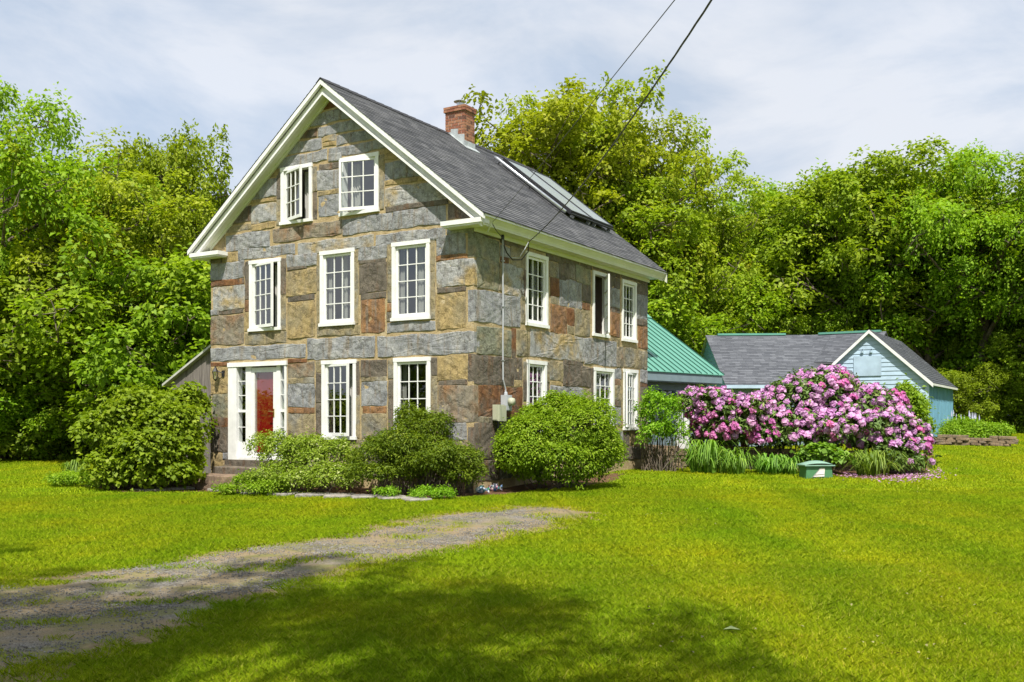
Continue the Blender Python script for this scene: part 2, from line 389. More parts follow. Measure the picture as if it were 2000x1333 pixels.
BED2 = [onground(x, y) for x, y in bed2_px] + [(13, 31), (5, 30)]
def smooth_noise(x, y, s, seed=0):
    return (np.sin(x * s + seed) * np.cos(y * s * 1.3 + seed * 2) + .6 * np.sin(x * s * 2.3 - y * s * 1.9 + seed) + .4 * np.sin(x * s * 4.7 + y * s * 3.9 + 1.7 * seed)) / 2
def sheet(name, poly, mat, lift, step, wob, kind='structure', grow=0.):
    P = np.array(poly); x0, y0 = P.min(0) - .4; x1, y1 = P.max(0) + .4
    gx = np.arange(x0, x1, step); gy = np.arange(y0, y1, step); X, Y = np.meshgrid(gx, gy)
    d = poly_dist(X, Y, poly) + grow + wob * smooth_noise(X, Y, 2.1, 1.) + wob * .6 * smooth_noise(X, Y, 6.3, 2.)
    ok = d > 0; n = len(gx)
    Zz = ground(X, Y) + lift
    V = np.stack([X, Y, Zz], -1).reshape(-1, 3); okf = ok.ravel(); Q = []
    for j in range(len(gy) - 1):
        for i in range(n - 1):
            q = (j * n + i, j * n + i + 1, (j + 1) * n + i + 1, (j + 1) * n + i)
            if all(okf[list(q)]): Q.append(q)
    used = np.unique(Q); mp_ = np.full(len(V), -1); mp_[used] = np.arange(len(used))
    me = quads_mesh(name, V[used], mp_[np.array(Q)], None, mat); q = me.attributes.new('edge', 'FLOAT', 'POINT'); q.data.foreach_set('value', np.clip((d.ravel()[used] - grow + .1) / .6 + .3, 0, 1).astype(np.float32))
    o = link(name, me, smooth=True); o['kind'] = kind; return o
def mat_gravel():
    m, n, l, b, o = newmat('gravel_drive')
    v = n.new('ShaderNodeNewGeometry').outputs['Position']
    vo = n.new('ShaderNodeTexVoronoi'); vo.inputs['Scale'].default_value = 60; l.new(v, vo.inputs['Vector'])
    sp = n.new('ShaderNodeSeparateColor'); l.new(vo.outputs['Color'], sp.inputs[0])
    col = ramp(n, l, sp.outputs[0], [(0, (.12, .105, .085)), (.5, (.21, .19, .16)), (1, (.36, .335, .295))])
    big = noise(n, l, v, .9, 5)
    col = mixc(n, l, ramp(n, l, big, [(.36, (0, 0, 0)), (.54, (.9, .9, .9))]), col, (.29, .215, .11))
    col = mixc(n, l, ramp(n, l, noise(n, l, v, 1.7, 5), [(.46, (0, 0, 0)), (.60, (.75, .75, .75))]), col, (.19, .19, .04))
    ea = n.new('ShaderNodeAttribute'); ea.attribute_name = 'edge'
    ef = math_(n, l, 'ADD', ea.outputs['Fac'], math_(n, l, 'MULTIPLY', math_(n, l, 'SUBTRACT', noise(n, l, v, 3.5, 5), .5), 1.4))
    soil = ramp(n, l, noise(n, l, v, 14, 4), [(.3, (.17, .115, .05)), (.7, (.36, .27, .13))])
    col = mixc(n, l, ramp(n, l, ef, [(.3, (1, 1, 1)), (.75, (0, 0, 0))]), col, soil)
    l.new(col, b.inputs['Base Color']); b.inputs['Roughness'].default_value = .95
    bump(n, l, b, vo.outputs['Distance'], .9, .03); return m
sheet('driveway', DRIVE, mat_gravel(), .006, .09, .22, grow=.38)
MULCH = plain('bark_mulch', (.115, .065, .038), .95, .45, 14, .1, .9)
sheet('garden_bed', BEDW, MULCH, .010, .12, .05)
sheet('garden_bed', BED2, MULCH, .010, .12, .05)

# ------------------------------------------------------------------ the stone house
W_, L_ = 7.568, 8.629
SLOPE = .797; RIDGE = 7.47; EAVE_O = .43; RAKE_O = .34; REAR_O = .36
house = tag(empty('stone_house', (CC[0], CC[1], HB), TH), 'two storey house of large rough stone blocks with white trimmed gable and dark roof', 'house')
frF = lambda u, d, v: (-d, u, hz(v))         # front wall frame: u to the left, d outward
frR = lambda u, d, v: (u, -d, hz(v))         # right wall frame
def roof_v(y): return RIDGE - SLOPE * abs(y - W_ / 2)   # top of the roof over house-local y
WF = {'w1': (5.27, 6.26, 2.09, 3.74), 'w2': (3.10, 4.08, 2.10, 3.765), 'w3': (1.09, 2.07, 2.115, 3.77), 'wm': (3.05, 4.03, -.39, 1.35), 'wr': (1.07, 2.02, -.39, 1.34), 'door': (5.09, 6.94, -.89, 1.385), 'a1': (4.32, 5.26, 4.465, 5.77), 'a2': (2.43, 3.49, 4.475, 5.75)}
WR = {'r1': (2.04, 3.01, 2.10, 3.72), 'r2': (5.28, 6.15, 2.11, 3.72), 'r3': (6.97, 7.86, 2.10, 3.71), 's1': (2.09, 2.95, -.25, 1.355), 's2': (5.35, 6.47, -.18, 1.345), 's3': (7.04, 7.95, -.22, 1.38)}
def wall(name, outer, holes, fr, d0, d1, mat):
    m = MB(); loops = [[Vector((u, v, 0)) for u, v in outer]] + [[Vector((a, c, 0)), Vector((b, c, 0)), Vector((b, e, 0)), Vector((a, e, 0))] for a, b, c, e in holes]
    flat = [p for lp in loops for p in lp]; tri = tessellate_polygon(loops)
    n = len(flat); m.v += [fr(p.x, d0, p.y) for p in flat] + [fr(p.x, d1, p.y) for p in flat]
    for t in tri: m.f.append(tuple(t)); m.f.append(tuple(i + n for i in t)[::-1])
    k = 0
    for lp in loops:
        q = len(lp)
        for i in range(q): m.f.append((k + i, k + (i + 1) % q, n + k + (i + 1) % q, n + k + i))
        k += q
    return m.build(name, mat, house)
BASE = -1.75
RT = lambda u: roof_v(u) - .16
front = wall('front_wall', [(0.012, BASE), (W_ - .012, BASE), (W_ - .012, RT(W_)), (W_ / 2, RT(W_ / 2)), (.012, RT(0))], WF.values(), frF, -.010, -.42, MORTAR)
right = wall('side_wall', [(.421, BASE), (L_ - .012, BASE), (L_ - .012, 3.95), (.421, 3.95)], WR.values(), frR, -.010, -.42, MORTAR)
m = MB(); m.box(.014, .42, .013, .02, hz(BASE), hz(3.95)); m.build('corner_mortar', MORTAR, house)
m = MB(); m.box(.42, L_ - .03, W_ - .42, W_ - .02, hz(BASE), hz(3.95)); m.build('side_wall', ST['n'], house)
rear = wall('rear_wall', [(.42, BASE), (W_ - .42, BASE), (W_ - .42, RT(W_) - .05), (W_ / 2, RT(W_ / 2)), (.42, RT(0) - .05)], [], lambda u, d, v: (L_ - .42 + d, u, hz(v)), 0, .4, ST['n'])
m = MB()
for zz in (-.95, 1.62, 4.1): m.box(.43, L_ - .43, .43, W_ - .43, hz(zz) - .1, hz(zz))
m.box(4.0, 4.12, .43, W_ - .43, hz(-.95), hz(4.0)); m.box(.43, 4.0, 3.6, 3.7, hz(1.63), hz(4.0))
m.build('floor', PLASTER, house)

def clip(poly, a, b, c):      # keep a*u+b*v<=c
    out = []; n = len(poly)
    for i in range(n):
        p, q = poly[i], poly[(i + 1) % n]; fp = a * p[0] + b * p[1] - c; fq = a * q[0] + b * q[1] - c
        if fp <= 0: out.append(p)
        if fp * fq < 0:
            t = fp / (fp - fq); out.append((p[0] + t * (q[0] - p[0]), p[1] + t * (q[1] - p[1])))
    return out
RNG = random.Random(7)
def stone(poly, fr, mat, parent, depth=.2, rough=.02):
    pts = []
    n = len(poly)
    us = [p[0] for p in poly]; vs = [p[1] for p in poly]
    du, dv = max(us) - min(us), max(vs) - min(vs)
    if du < .03 or dv < .03: return
    c = (sum(us) / n, sum(vs) / n) if n != 4 else ((min(us) + max(us)) / 2, (min(vs) + max(vs)) / 2)
    jt = min(.011, .06 * min(du, dv))
    wobu, wobv = RNG.uniform(0, 6), RNG.uniform(0, 6)
    for i in range(n):
        p, q = poly[i], poly[(i + 1) % n]; L = math.hypot(q[0] - p[0], q[1] - p[1]); k = max(1, int(L / .13))
        for j in range(k):
            t = j / k; x = p[0] + (q[0] - p[0]) * t; y = p[1] + (q[1] - p[1]) * t
            if j == 0:   # knock the corner off a little
                x += max(-.006, min(.006, (c[0] - x) * .03)); y += max(-.006, min(.006, (c[1] - y) * .03))
            pts.append((x + RNG.uniform(-jt, jt), y + RNG.uniform(-jt, jt) + jt * 1.1 * math.sin(x * 5 + wobv)))
    m = len(pts); ins = .009
    ph = [RNG.uniform(0, 6.3) for _ in range(6)]; fq = [RNG.uniform(5, 11) for _ in range(3)]
    def hgt(x, y): return rough * .3 * (math.sin(x * fq[0] + ph[0] + y * 3) + math.sin(y * fq[1] + ph[1] - x * 4) + .7 * math.sin((x + y) * fq[2] * 1.8 + ph[2]) + .5 * math.sin((x - 2 * y) * 19 + ph[3]))
    def ring(su, sv, d, r):
        return [fr(c[0] + (x - c[0]) * su, d + r * hgt(c[0] + (x - c[0]) * su, c[1] + (y - c[1]) * sv), c[1] + (y - c[1]) * sv) for x, y in pts]
    a, b = max(.2, 1 - 2 * ins / du), max(.2, 1 - 2 * ins / dv)
    small = min(1, min(du, dv) / .3); base = RNG.uniform(-.003, .006)
    rings = [ring(1, 1, -depth, 0), ring(1, 1, -.005 + base, .15), ring(a, b, .002 + base, .7 * small)] + [ring(a * q, b * q, .005 + base, small) for q in (.8, .6, .4, .2)]
    V = [p for r in rings for p in r] + [fr(c[0], .005 + base + small * hgt(*c), c[1])]
    F = []
    for k in range(len(rings) - 1):
        for i in range(m): F.append((k * m + i, k * m + (i + 1) % m, (k + 1) * m + (i + 1) % m, (k + 1) * m + i))
    e = (len(rings) - 1) * m
    for i in range(m): F.append((e + i, e + (i + 1) % m, len(V) - 1))
    MB().add(V, F).build('stone', ST[mat], parent)
def tr2(z): return lambda x: (z[0] + x / z[2]), lambda y: (z[1] + y / z[2])
def stones(side, z, rows):
    X, Y = tr2(z)
    U, Vv, fr, par = (Fu, Fv, frF, front) if side == 'F' else (Ru, Rv, frR, right)
    for x0, x1, yt, yb, k in rows:
        a, b = X(x0), X(x1); xc = (a + b) / 2
        u0, u1 = sorted((U(a), U(b))); v0, v1 = Vv(xc, Y(yb)), Vv(xc, Y(yt))
        gr = .017; u0 -= gr; u1 += gr; v0 -= gr * .8; v1 += gr * .8
        if side == 'F': u0 = max(u0, .0); u1 = min(u1, W_)
        else: u0 = max(u0, 0.0); u1 = min(u1, L_)
        tl = RNG.uniform(-.012, .012)
        poly = [(u0, v0), (u1, v0), (u1, v1 + tl), (u0, v1 - tl)]
        if side == 'F' and v1 > 3.6:
            poly = clip(poly, SLOPE, 1, RIDGE - .30 + SLOPE * W_ / 2); poly = clip(poly, -SLOPE, 1, RIDGE - .30 - SLOPE * W_ / 2)
        if len(poly) < 3: continue
        dp = .12
        if side == 'R' and u0 < .03: dp = .15
        if side == 'F' and u0 < .03: dp = .19
        stone(poly, fr, k, par, dp)
z1, z2, z3 = (340, 140, 3.3333), (380, 440, 3.5714), (380, 640, 3.5714)
stones('F', z1, [(955, 1065, 165, 232, 'r'), (880, 1145, 262, 330, 'g'), (805, 928, 385, 432, 'd'), (938, 1215, 338, 396, 'g'), (715, 958, 455, 522, 'g'), (970, 1050, 413, 455, 'G'), (970, 1050, 462, 482, 't'), (1060, 1310, 398, 455, 'g'), (640, 990, 545, 604, 'g'),
 (1008, 1400, 472, 528, 'g'), (1008, 1084, 534, 582, 'g'), (590, 688, 645, 688, 't'), (480, 664, 712, 822, 'g'), (500, 664, 830, 850, 't'), (340, 498, 893, 985, 'd'), (504, 664, 868, 980, 'G'), (300, 498, 1006, 1040, 'n'), (506, 652, 990, 1026, 't'), (200, 326, 1062, 1160, 't'), (340, 620, 1053, 1152, 'g'),
 (669, 691, 655, 830, 'd'), (669, 690, 836, 1000, 'n'), (905, 926, 620, 780, 'n'), (905, 926, 786, 960, 'd'), (945, 1083, 600, 634, 'd'), (932, 1083, 642, 768, 'g'), (936, 1083, 775, 800, 't'), (942, 1080, 806, 940, 'g'), (645, 1090, 998, 1085, 'm'), (1097, 1415, 943, 1045, 'g'), (1422, 1765, 893, 1005, 'g'),
 (1338, 1362, 548, 900, 'n'), (1370, 1450, 505, 574, 't'), (1372, 1620, 582, 690, 'g'), (1376, 1640, 697, 722, 't'), (1376, 1800, 732, 852, 'G'), (1380, 1782, 858, 886, 'd'), (1786, 1920, 862, 955, 'd')])
stones('F', z2, [(109, 188, 205, 262, 'd'), (195, 288, 195, 256, 't'), (303, 695, 152, 222, 'g'), (722, 1245, 100, 178, 'G'), (1268, 1745, 45, 112, 'g'), (1762, 1944, -14, 54, 'g'),
 (108, 345, 264, 377, 'g'), (108, 345, 383, 420, 'r'), (132, 345, 427, 588, 'G'), (108, 166, 594, 628, 'g'), (172, 335, 585, 617, 'd'), (108, 338, 634, 832, 'm'), (353, 388, 248, 515, 'd'), (352, 384, 522, 600, 'o'), (350, 380, 606, 738, 't'), (602, 632, 230, 480, 'd'), (602, 632, 486, 735, 'n'), (352, 636, 752, 826, 'n'),
 (645, 850, 206, 285, 'g'), (648, 780, 291, 308, 'd'), (643, 845, 316, 486, 't'), (652, 833, 492, 528, 'd'), (650, 836, 536, 782, 't'), (853, 877, 205, 460, 'n'), (853, 876, 466, 705, 'n'), (856, 1150, 706, 768, 'n'), (1116, 1138, 172, 440, 'n'), (1116, 1138, 446, 690, 'n'),
 (1143, 1345, 146, 236, 'g'), (1146, 1330, 243, 262, 'd'), (1151, 1336, 268, 466, 'd'), (1160, 1333, 473, 512, 'd'), (1165, 1322, 520, 745, 'o'), (1347, 1380, 135, 340, 'n'), (1347, 1380, 346, 540, 'n'), (1346, 1378, 546, 600, 'o'), (1341, 1375, 606, 668, 'n'), (1345, 1676, 676, 738, 'g'), (1647, 1673, 105, 322, 'n'), (1649, 1673, 330, 656, 'n'),
 (1688, 1886, 70, 204, 'g'), (1685, 1900, 211, 240, 'o'), (1690, 1948, 247, 424, 'G'), (1696, 1890, 436, 466, 'd'), (1690, 1890, 474, 722, 't'), (108, 770, 846, 934, 'g'), (790, 1252, 786, 926, 'g'), (1278, 1946, 764, 904, 'g')])
stones('F', z3, [(110, 236, 248, 270, 'r'), (103, 233, 276, 400, 't'), (103, 226, 406, 458, 't'), (125, 236, 464, 624, 'e'), (108, 236, 632, 690, 'r'), (103, 236, 696, 868, 'd'), (110, 190, 876, 985, 't'), (196, 236, 876, 920, 'g'),
 (652, 780, 224, 244, 'r'), (652, 832, 250, 346, 'm'), (655, 832, 353, 390, 'n'), (652, 833, 396, 553, 'g'), (656, 832, 561, 596, 'o'), (652, 833, 603, 765, 'n'), (846, 885, 238, 310, 'n'), (848, 886, 316, 520, 'd'), (848, 886, 526, 742, 'd'), (1122, 1146, 238, 470, 'd'), (1122, 1146, 476, 768, 'n'), (1160, 1336, 228, 340, 'd'), (1165, 1332, 346, 374, 'n'), (1166, 1337, 381, 545, 'g'), (1172, 1336, 553, 598, 'o'), (1168, 1336, 606, 774, 'n'), (1351, 1386, 228, 356, 'n'), (1355, 1388, 364, 735, 'd'), (1652, 1688, 208, 330, 'd'), (1652, 1688, 336, 700, 'n'),
 (1698, 1902, 198, 364, 't'), (1702, 1898, 370, 400, 'd'), (1703, 1948, 408, 654, 'm'), (1712, 1894, 662, 780, 'g'), (1700, 1896, 788, 852, 'n'), (652, 1000, 785, 900, 'd'), (1010, 1400, 785, 890, 'n'), (1410, 1690, 780, 880, 'n'), (652, 1150, 906, 1050, 'n'), (1160, 1600, 896, 1040, 'd'), (1610, 1896, 860, 1030, 'n'), (1560, 1940, 1040, 1180, 'd')])
z4, z5 = (880, 420, 4.4430), (880, 660, 4.1660)
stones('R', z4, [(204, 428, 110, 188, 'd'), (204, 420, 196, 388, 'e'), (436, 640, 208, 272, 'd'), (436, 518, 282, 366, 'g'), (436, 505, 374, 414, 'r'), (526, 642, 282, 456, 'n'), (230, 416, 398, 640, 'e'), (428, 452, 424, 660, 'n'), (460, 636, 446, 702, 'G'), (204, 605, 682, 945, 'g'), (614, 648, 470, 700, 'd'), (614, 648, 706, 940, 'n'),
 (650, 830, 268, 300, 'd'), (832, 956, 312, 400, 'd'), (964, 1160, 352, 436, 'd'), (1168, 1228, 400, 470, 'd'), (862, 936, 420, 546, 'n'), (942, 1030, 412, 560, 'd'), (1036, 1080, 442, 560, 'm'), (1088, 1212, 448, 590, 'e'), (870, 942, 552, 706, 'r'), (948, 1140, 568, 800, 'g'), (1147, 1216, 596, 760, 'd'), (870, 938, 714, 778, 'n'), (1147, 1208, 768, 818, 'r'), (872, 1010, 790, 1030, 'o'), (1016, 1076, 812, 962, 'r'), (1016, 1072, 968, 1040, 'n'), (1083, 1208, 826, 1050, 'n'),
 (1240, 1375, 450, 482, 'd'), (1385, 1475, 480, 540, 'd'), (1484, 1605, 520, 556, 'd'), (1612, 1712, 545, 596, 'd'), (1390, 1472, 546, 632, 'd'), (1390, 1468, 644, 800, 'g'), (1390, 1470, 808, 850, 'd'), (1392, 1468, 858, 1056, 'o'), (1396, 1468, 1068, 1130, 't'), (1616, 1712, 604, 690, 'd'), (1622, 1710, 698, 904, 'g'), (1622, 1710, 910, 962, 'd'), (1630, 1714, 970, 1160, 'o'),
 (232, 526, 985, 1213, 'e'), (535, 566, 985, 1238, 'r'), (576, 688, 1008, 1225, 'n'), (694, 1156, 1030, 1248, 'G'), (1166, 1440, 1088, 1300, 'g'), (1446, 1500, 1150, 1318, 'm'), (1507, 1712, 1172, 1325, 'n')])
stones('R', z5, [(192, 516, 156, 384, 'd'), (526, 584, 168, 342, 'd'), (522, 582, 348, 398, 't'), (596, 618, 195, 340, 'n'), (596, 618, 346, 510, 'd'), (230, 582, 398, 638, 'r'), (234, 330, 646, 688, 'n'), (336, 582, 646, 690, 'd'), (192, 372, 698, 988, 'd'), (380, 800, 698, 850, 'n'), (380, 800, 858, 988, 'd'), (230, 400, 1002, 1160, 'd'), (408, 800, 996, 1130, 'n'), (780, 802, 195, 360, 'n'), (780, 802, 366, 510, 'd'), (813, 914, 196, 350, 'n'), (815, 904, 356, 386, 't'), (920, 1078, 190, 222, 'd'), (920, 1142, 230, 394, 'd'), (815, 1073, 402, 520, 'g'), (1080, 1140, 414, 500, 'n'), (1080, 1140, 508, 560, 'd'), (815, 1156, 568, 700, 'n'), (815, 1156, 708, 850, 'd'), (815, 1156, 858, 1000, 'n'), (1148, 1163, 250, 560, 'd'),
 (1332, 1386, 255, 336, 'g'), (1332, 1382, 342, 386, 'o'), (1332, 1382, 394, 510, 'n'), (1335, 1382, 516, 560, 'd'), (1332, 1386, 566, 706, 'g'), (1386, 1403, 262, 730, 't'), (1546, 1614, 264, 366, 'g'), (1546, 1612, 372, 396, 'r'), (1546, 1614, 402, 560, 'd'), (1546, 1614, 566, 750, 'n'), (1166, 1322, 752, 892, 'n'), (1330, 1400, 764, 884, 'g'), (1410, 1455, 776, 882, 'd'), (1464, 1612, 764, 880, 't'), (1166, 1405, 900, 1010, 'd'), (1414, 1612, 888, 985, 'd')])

# ---- windows
def window(name, fr, rect, rows, openside=None, ang=0, curtain=None, cols=3, label=None):
    u0, u1, v0, v1 = rect; t = .085
    win = MB()
    win.box(u0, u0 + t, -.13, .022, v0 + .07, v1 - t, fr); win.box(u1 - t, u1, -.13, .022, v0 + .07, v1 - t, fr)
    win.box(u0 - .012, u1 + .012, -.13, .026, v1 - t, v1, fr); win.box(u0 - .02, u1 + .02, -.13, .05, v0, v0 + .07, fr)
    o = win.build(name, WHITE, house)
    if label: o['label'] = label
    lm = MB(); lm.box(u0 + .001, u0 + .012, -.425, -.132, v0 + .002, v1 - .002, fr); lm.box(u1 - .012, u1 - .001, -.425, -.132, v0 + .002, v1 - .002, fr); lm.build('jamb_lining', LINING, o)
    a0, a1, b0, b1 = u0 + t + .004, u1 - t - .004, v0 + .078, v1 - t - .006
    if openside:
        h = a0 if openside == 'lo' else a1; sg = 1 if openside == 'lo' else -1; A = math.radians(ang)
        def fs(u, d, v):
            q = (u - h); e = d + .02
            return fr(h + q * math.cos(A) - sg * e * math.sin(A), -.02 + sg * q * math.sin(A) + e * math.cos(A), v)
    else: fs = fr
    s = .05; m = MB()
    m.box(a0, a0 + s, -.065, -.022, b0, b1, fs); m.box(a1 - s, a1, -.065, -.022, b0, b1, fs)
    m.box(a0 + s, a1 - s, -.065, -.022, b0, b0 + s + .02, fs); m.box(a0 + s, a1 - s, -.065, -.022, b1 - s, b1, fs)
    m.build('sash', WHITE, o)
    c0, c1, e0, e1 = a0 + s, a1 - s, b0 + s + .02, b1 - s
    m = MB(); g = .019
    for i in range(1, cols):
        u = c0 + (c1 - c0) * i / cols; m.box(u - g / 2, u + g / 2, -.055, -.030, e0, e1, fs)
    for j in range(1, rows):
        v = e0 + (e1 - e0) * j / rows
        for i in range(cols):
            m.box(c0 + (c1 - c0) * i / cols + (g / 2 if i else 0), c0 + (c1 - c0) * (i + 1) / cols - (g / 2 if i < cols - 1 else 0), -.054, -.031, v - g / 2, v + g / 2, fs)
    m.build('muntin', WHITE, o)
    for i in range(cols):
        for j in range(rows):
            ua, ub = c0 + (c1 - c0) * i / cols + .002, c0 + (c1 - c0) * (i + 1) / cols - .002; va, vb = e0 + (e1 - e0) * j / rows + .002, e0 + (e1 - e0) * (j + 1) / rows - .002
            MB().add([fs(ua, -.044, va), fs(ub, -.044, va), fs(ub, -.044, vb), fs(ua, -.044, vb)], [(0, 1, 2, 3)]).build('pane', GLASS, o)
    if curtain:
        for (p, q) in curtain:
            n = 14; vs = []; fc = []
            x0, x1 = u0 + (u1 - u0) * p, u0 + (u1 - u0) * q
            for i in range(n + 1):
                u = x0 + (x1 - x0) * i / n; d = -.26 + .025 * math.sin(i * 2.1) + .01 * math.sin(i * .9)
                vs += [fr(u, d, v0 + .03), fr(u, d, v1 - .1)]
            for i in range(n): fc.append((2 * i, 2 * i + 2, 2 * i + 3, 2 * i + 1))
            MB().add(vs, fc).build('curtain', CURT, o, True)
    return o
window('casement_window', frF, WF['w1'], 4, 'hi', 14, [(.16, .45)])
window('casement_window', frF, WF['w2'], 4, None, 0, [(.42, .6), (.88, .98)])
window('casement_window', frF, WF['w3'], 4, None, 0, [(.35, .5), (.86, .98)])
window('casement_window', frF, WF['wm'], 4, 'hi', 13, [(.16, .42)])
window('casement_window', frF, WF['wr'], 4, None, 0, [(.86, .97)])
window('casement_window', frF, WF['a1'], 3, 'hi', 20, [(.16, .5)])
window('casement_window', frF, WF['a2'], 3, 'lo', 14, [(.68, .95)], label='attic casement standing ajar, hinged at its right side')
window('casement_window', frR, WR['r1'], 4, None, 0, [(.68, .95)])
window('casement_window', frR, WR['r2'], 4, 'hi', 34, None, label='casement swung wide open showing the dark room')
window('casement_window', frR, WR['r3'], 4, None, 0, None)
window('casement_window', frR, WR['s1'], 4, None, 0, [(.05, .2)])
window('casement_window', frR, WR['s2'], 4, None, 0, [(.55, .75)])
window('casement_window', frR, WR['s3'], 4, 'hi', 8, None)

# ---- front door with sidelights
ux = lambda x: Fu(x)
D0, D1, DB, DT = WF['door']
fv = lambda y: Fv(500, y)
door = MB()
cL, cR = ux(463.5), ux(557.5)
door.box(cL, D1, -.16, .03, DB, DT - .1, frF); door.box(D0, D0 + .045, -.16, .03, DB, DT - .1, frF); door.box(D0 - .015, D1 + .015, -.16, .045, DT - .1, DT, frF)
sL1, sL0 = ux(478.5), ux(491)      # mullion between the left sidelight and the door
sR1, sR0 = ux(537.5), ux(546)
door.box(sL0 + .03, sL1, -.16, -.02, DB, DT - .1, frF); door.box(sR0, sR1 - .02, -.16, -.02, DB, DT - .1, frF)
door.box(D0 + .045, cL, -.16, .0, DB, DB + .06, frF)
door_o = door.build('door_frame', WHITE, house)
vrail, vpan = fv(803), fv(864)
for (a, b) in ((sL1, cL), (D0 + .045, sR0)):
    sd = MB(); wd = b - a
    MB().box(a, b, -.15, -.035, vrail - .03, vrail + .03, frF).build('sidelight_rail', WHITE, door_o); sd.box(a, b, -.15, -.05, DB + .06, vpan if a == sL1 else fv(850), frF)
    so = sd.build('sidelight_panel', WHITE, door_o)
# glazing bars and panes of the sidelights
for (a, b) in ((sL1, cL), (D0 + .045, sR0)):
    for va, vb, k in ((vpan, vrail - .03, 2), (vrail + .03, DT - .1, 3)):
        for i in range(k):
            p0 = va + (vb - va) * i / k; p1 = va + (vb - va) * (i + 1) / k
            MB().add([frF(a, -.06, p0 + .008), frF(b, -.06, p0 + .008), frF(b, -.06, p1 - .008), frF(a, -.06, p1 - .008)], [(0, 1, 2, 3)]).build('pane', GLASS, door_o)
            if i: MB().box(a, b, -.075, -.045, p0 - .009, p0 + .009, frF).build('glazing_bar', WHITE, door_o)
st0, st1 = sR1 - .018, sL0 + .028
st = MB(); q = .115
st.box(st0, st0 + q, -.075, -.035, DB + .065, DT - .13, frF); st.box(st1 - .09, st1, -.075, -.035, DB + .065, DT - .13, frF)
st.box(st0 + q, st1 - .09, -.075, -.035, DT - .24, DT - .13, frF); st.box(st0 + q, st1 - .09, -.075, -.035, DB + .065, DB + .17, frF)
sto = st.build('storm_door', WHITE, house); sto['label'] = 'white full glass storm door'
MB().add([frF(st0 + q, -.055, DB + .17), frF(st1 - .09, -.055, DB + .17), frF(st1 - .09, -.055, DT - .24), frF(st0 + q, -.055, DT - .24)], [(0, 1, 2, 3)]).build('pane', GLASS, sto)
hd = MB(); hd.box(st0 + .075, st0 + .105, -.035, -.022, fv(815), fv(799), frF); hd.tube([frF(st0 + .09, -.02, fv(805)), frF(st0 + .09, .03, fv(805)), frF(st0 + .2, .035, fv(804))], .011, 8); hd.build('handle', BRASS, sto)
rd = MB(); rd.box(st0 + .02, st1 - .085, -.16, -.125, DB + .07, DT - .12, frF)
for (a, b) in ((.12, .36), (.42, .66)):
    for (c, e) in ((.18, .9), (1.05, 1.9)): 
        u0 = st0 + .02 + a * .9; u1 = st0 + .02 + b * .9
        rd.box(u0, u1, -.125, -.117, DB + c, DB + e, frF)
rdo = rd.build('front_door', RED, house); rdo['label'] = 'red panelled front door behind the storm door'
MB().box(st1 - .084, st1 + .02, -.2, -.09, DB + .07, DT - .12, frF).build('door_jamb', plain('jamb_paint', (.55, .5, .42), .6), house)
MB().box(D0 - .02, D1 + .02, -.2, .12, DB - .14, DB - .002, frF).build('doorsill', ST['d'], house)

# ---- roof: deck, shingles, rake and eave trim
x0r, x1r = -RAKE_O, L_ + REAR_O
yl, yr = W_ + EAVE_O, -EAVE_O
roof = MB()
for ya, yb in ((yr, W_ / 2), (yl, W_ / 2)):
    za, zb = hz(roof_v(ya)), hz(RIDGE); th = .07; dk = .022
    roof.hexa([(x0r + .02, ya, za - th), (x1r - .02, ya, za - th), (x1r - .02, yb, zb - th), (x0r + .02, yb, zb - th), (x0r + .02, ya, za - dk), (x1r - .02, ya, za - dk), (x1r - .02, yb, zb - dk), (x0r + .02, yb, zb - dk)])
roof_o = roof.build('roof', WHITE, house)
def shingle_roof(name, O, ax, dn, length, slope_len, nrm, expo, tabw, mat, parent, rs, th=.008, tabs=True):
    """O: upper corner at the ridge, ax along the ridge, dn down the slope (unit vectors)"""
    O, ax, dn, nrm = map(np.array, (O, ax, dn, nrm)); V, Q, T = [], [], []
    n = int(math.ceil(slope_len / expo)); rg = np.random.default_rng(rs)
    for i in range(n):
        a, b = i * expo, min((i + 1) * expo, slope_len)
        x = -rg.uniform(0, tabw)
        row = rg.uniform(.3, .7)
        while x < length:
            wdt = tabw * rg.uniform(.75, 1.25); u0, u1 = max(0, x), min(length, x + wdt - .004); x += wdt
            if u1 - u0 < .01: continue
            h = th * rg.uniform(.7, 1.5); e = rg.uniform(-.004, .004)
            p = [O + ax * u0 + dn * a, O + ax * u1 + dn * a, O + ax * u1 + dn * (b + e) + nrm * h, O + ax * u0 + dn * (b + e) + nrm * h, O + ax * u0 + dn * (b + e) - nrm * .003, O + ax * u1 + dn * (b + e) - nrm * .003]
            k = len(V); V += p; Q += [(k, k + 3, k + 2, k + 1), (k + 3, k + 4, k + 5, k + 2)]
            t = np.clip(row * .35 + rg.uniform(0, .75), 0, 1); T += [t, 0]
    me = quads_mesh(name, V, Q, T, mat); o = link(name, me, None, parent); o['kind'] = 'stuff'; return o
cs = 1 / math.hypot(1, SLOPE); sn = SLOPE * cs; SLEN = (W_ / 2 + EAVE_O) / cs + .02
shingle_roof('shingles', (x0r, W_ / 2, hz(RIDGE) - .018), (1, 0, 0), (0, -cs, -sn), x1r - x0r, SLEN, (0, -sn, cs), .125, .30, SHING, roof_o, 3)
shingle_roof('shingles', (x0r, W_ / 2, hz(RIDGE) - .018), (1, 0, 0), (0, cs, -sn), x1r - x0r, SLEN, (0, sn, cs), .125, .30, SHING, roof_o, 4)
rc = MB(); n = 30
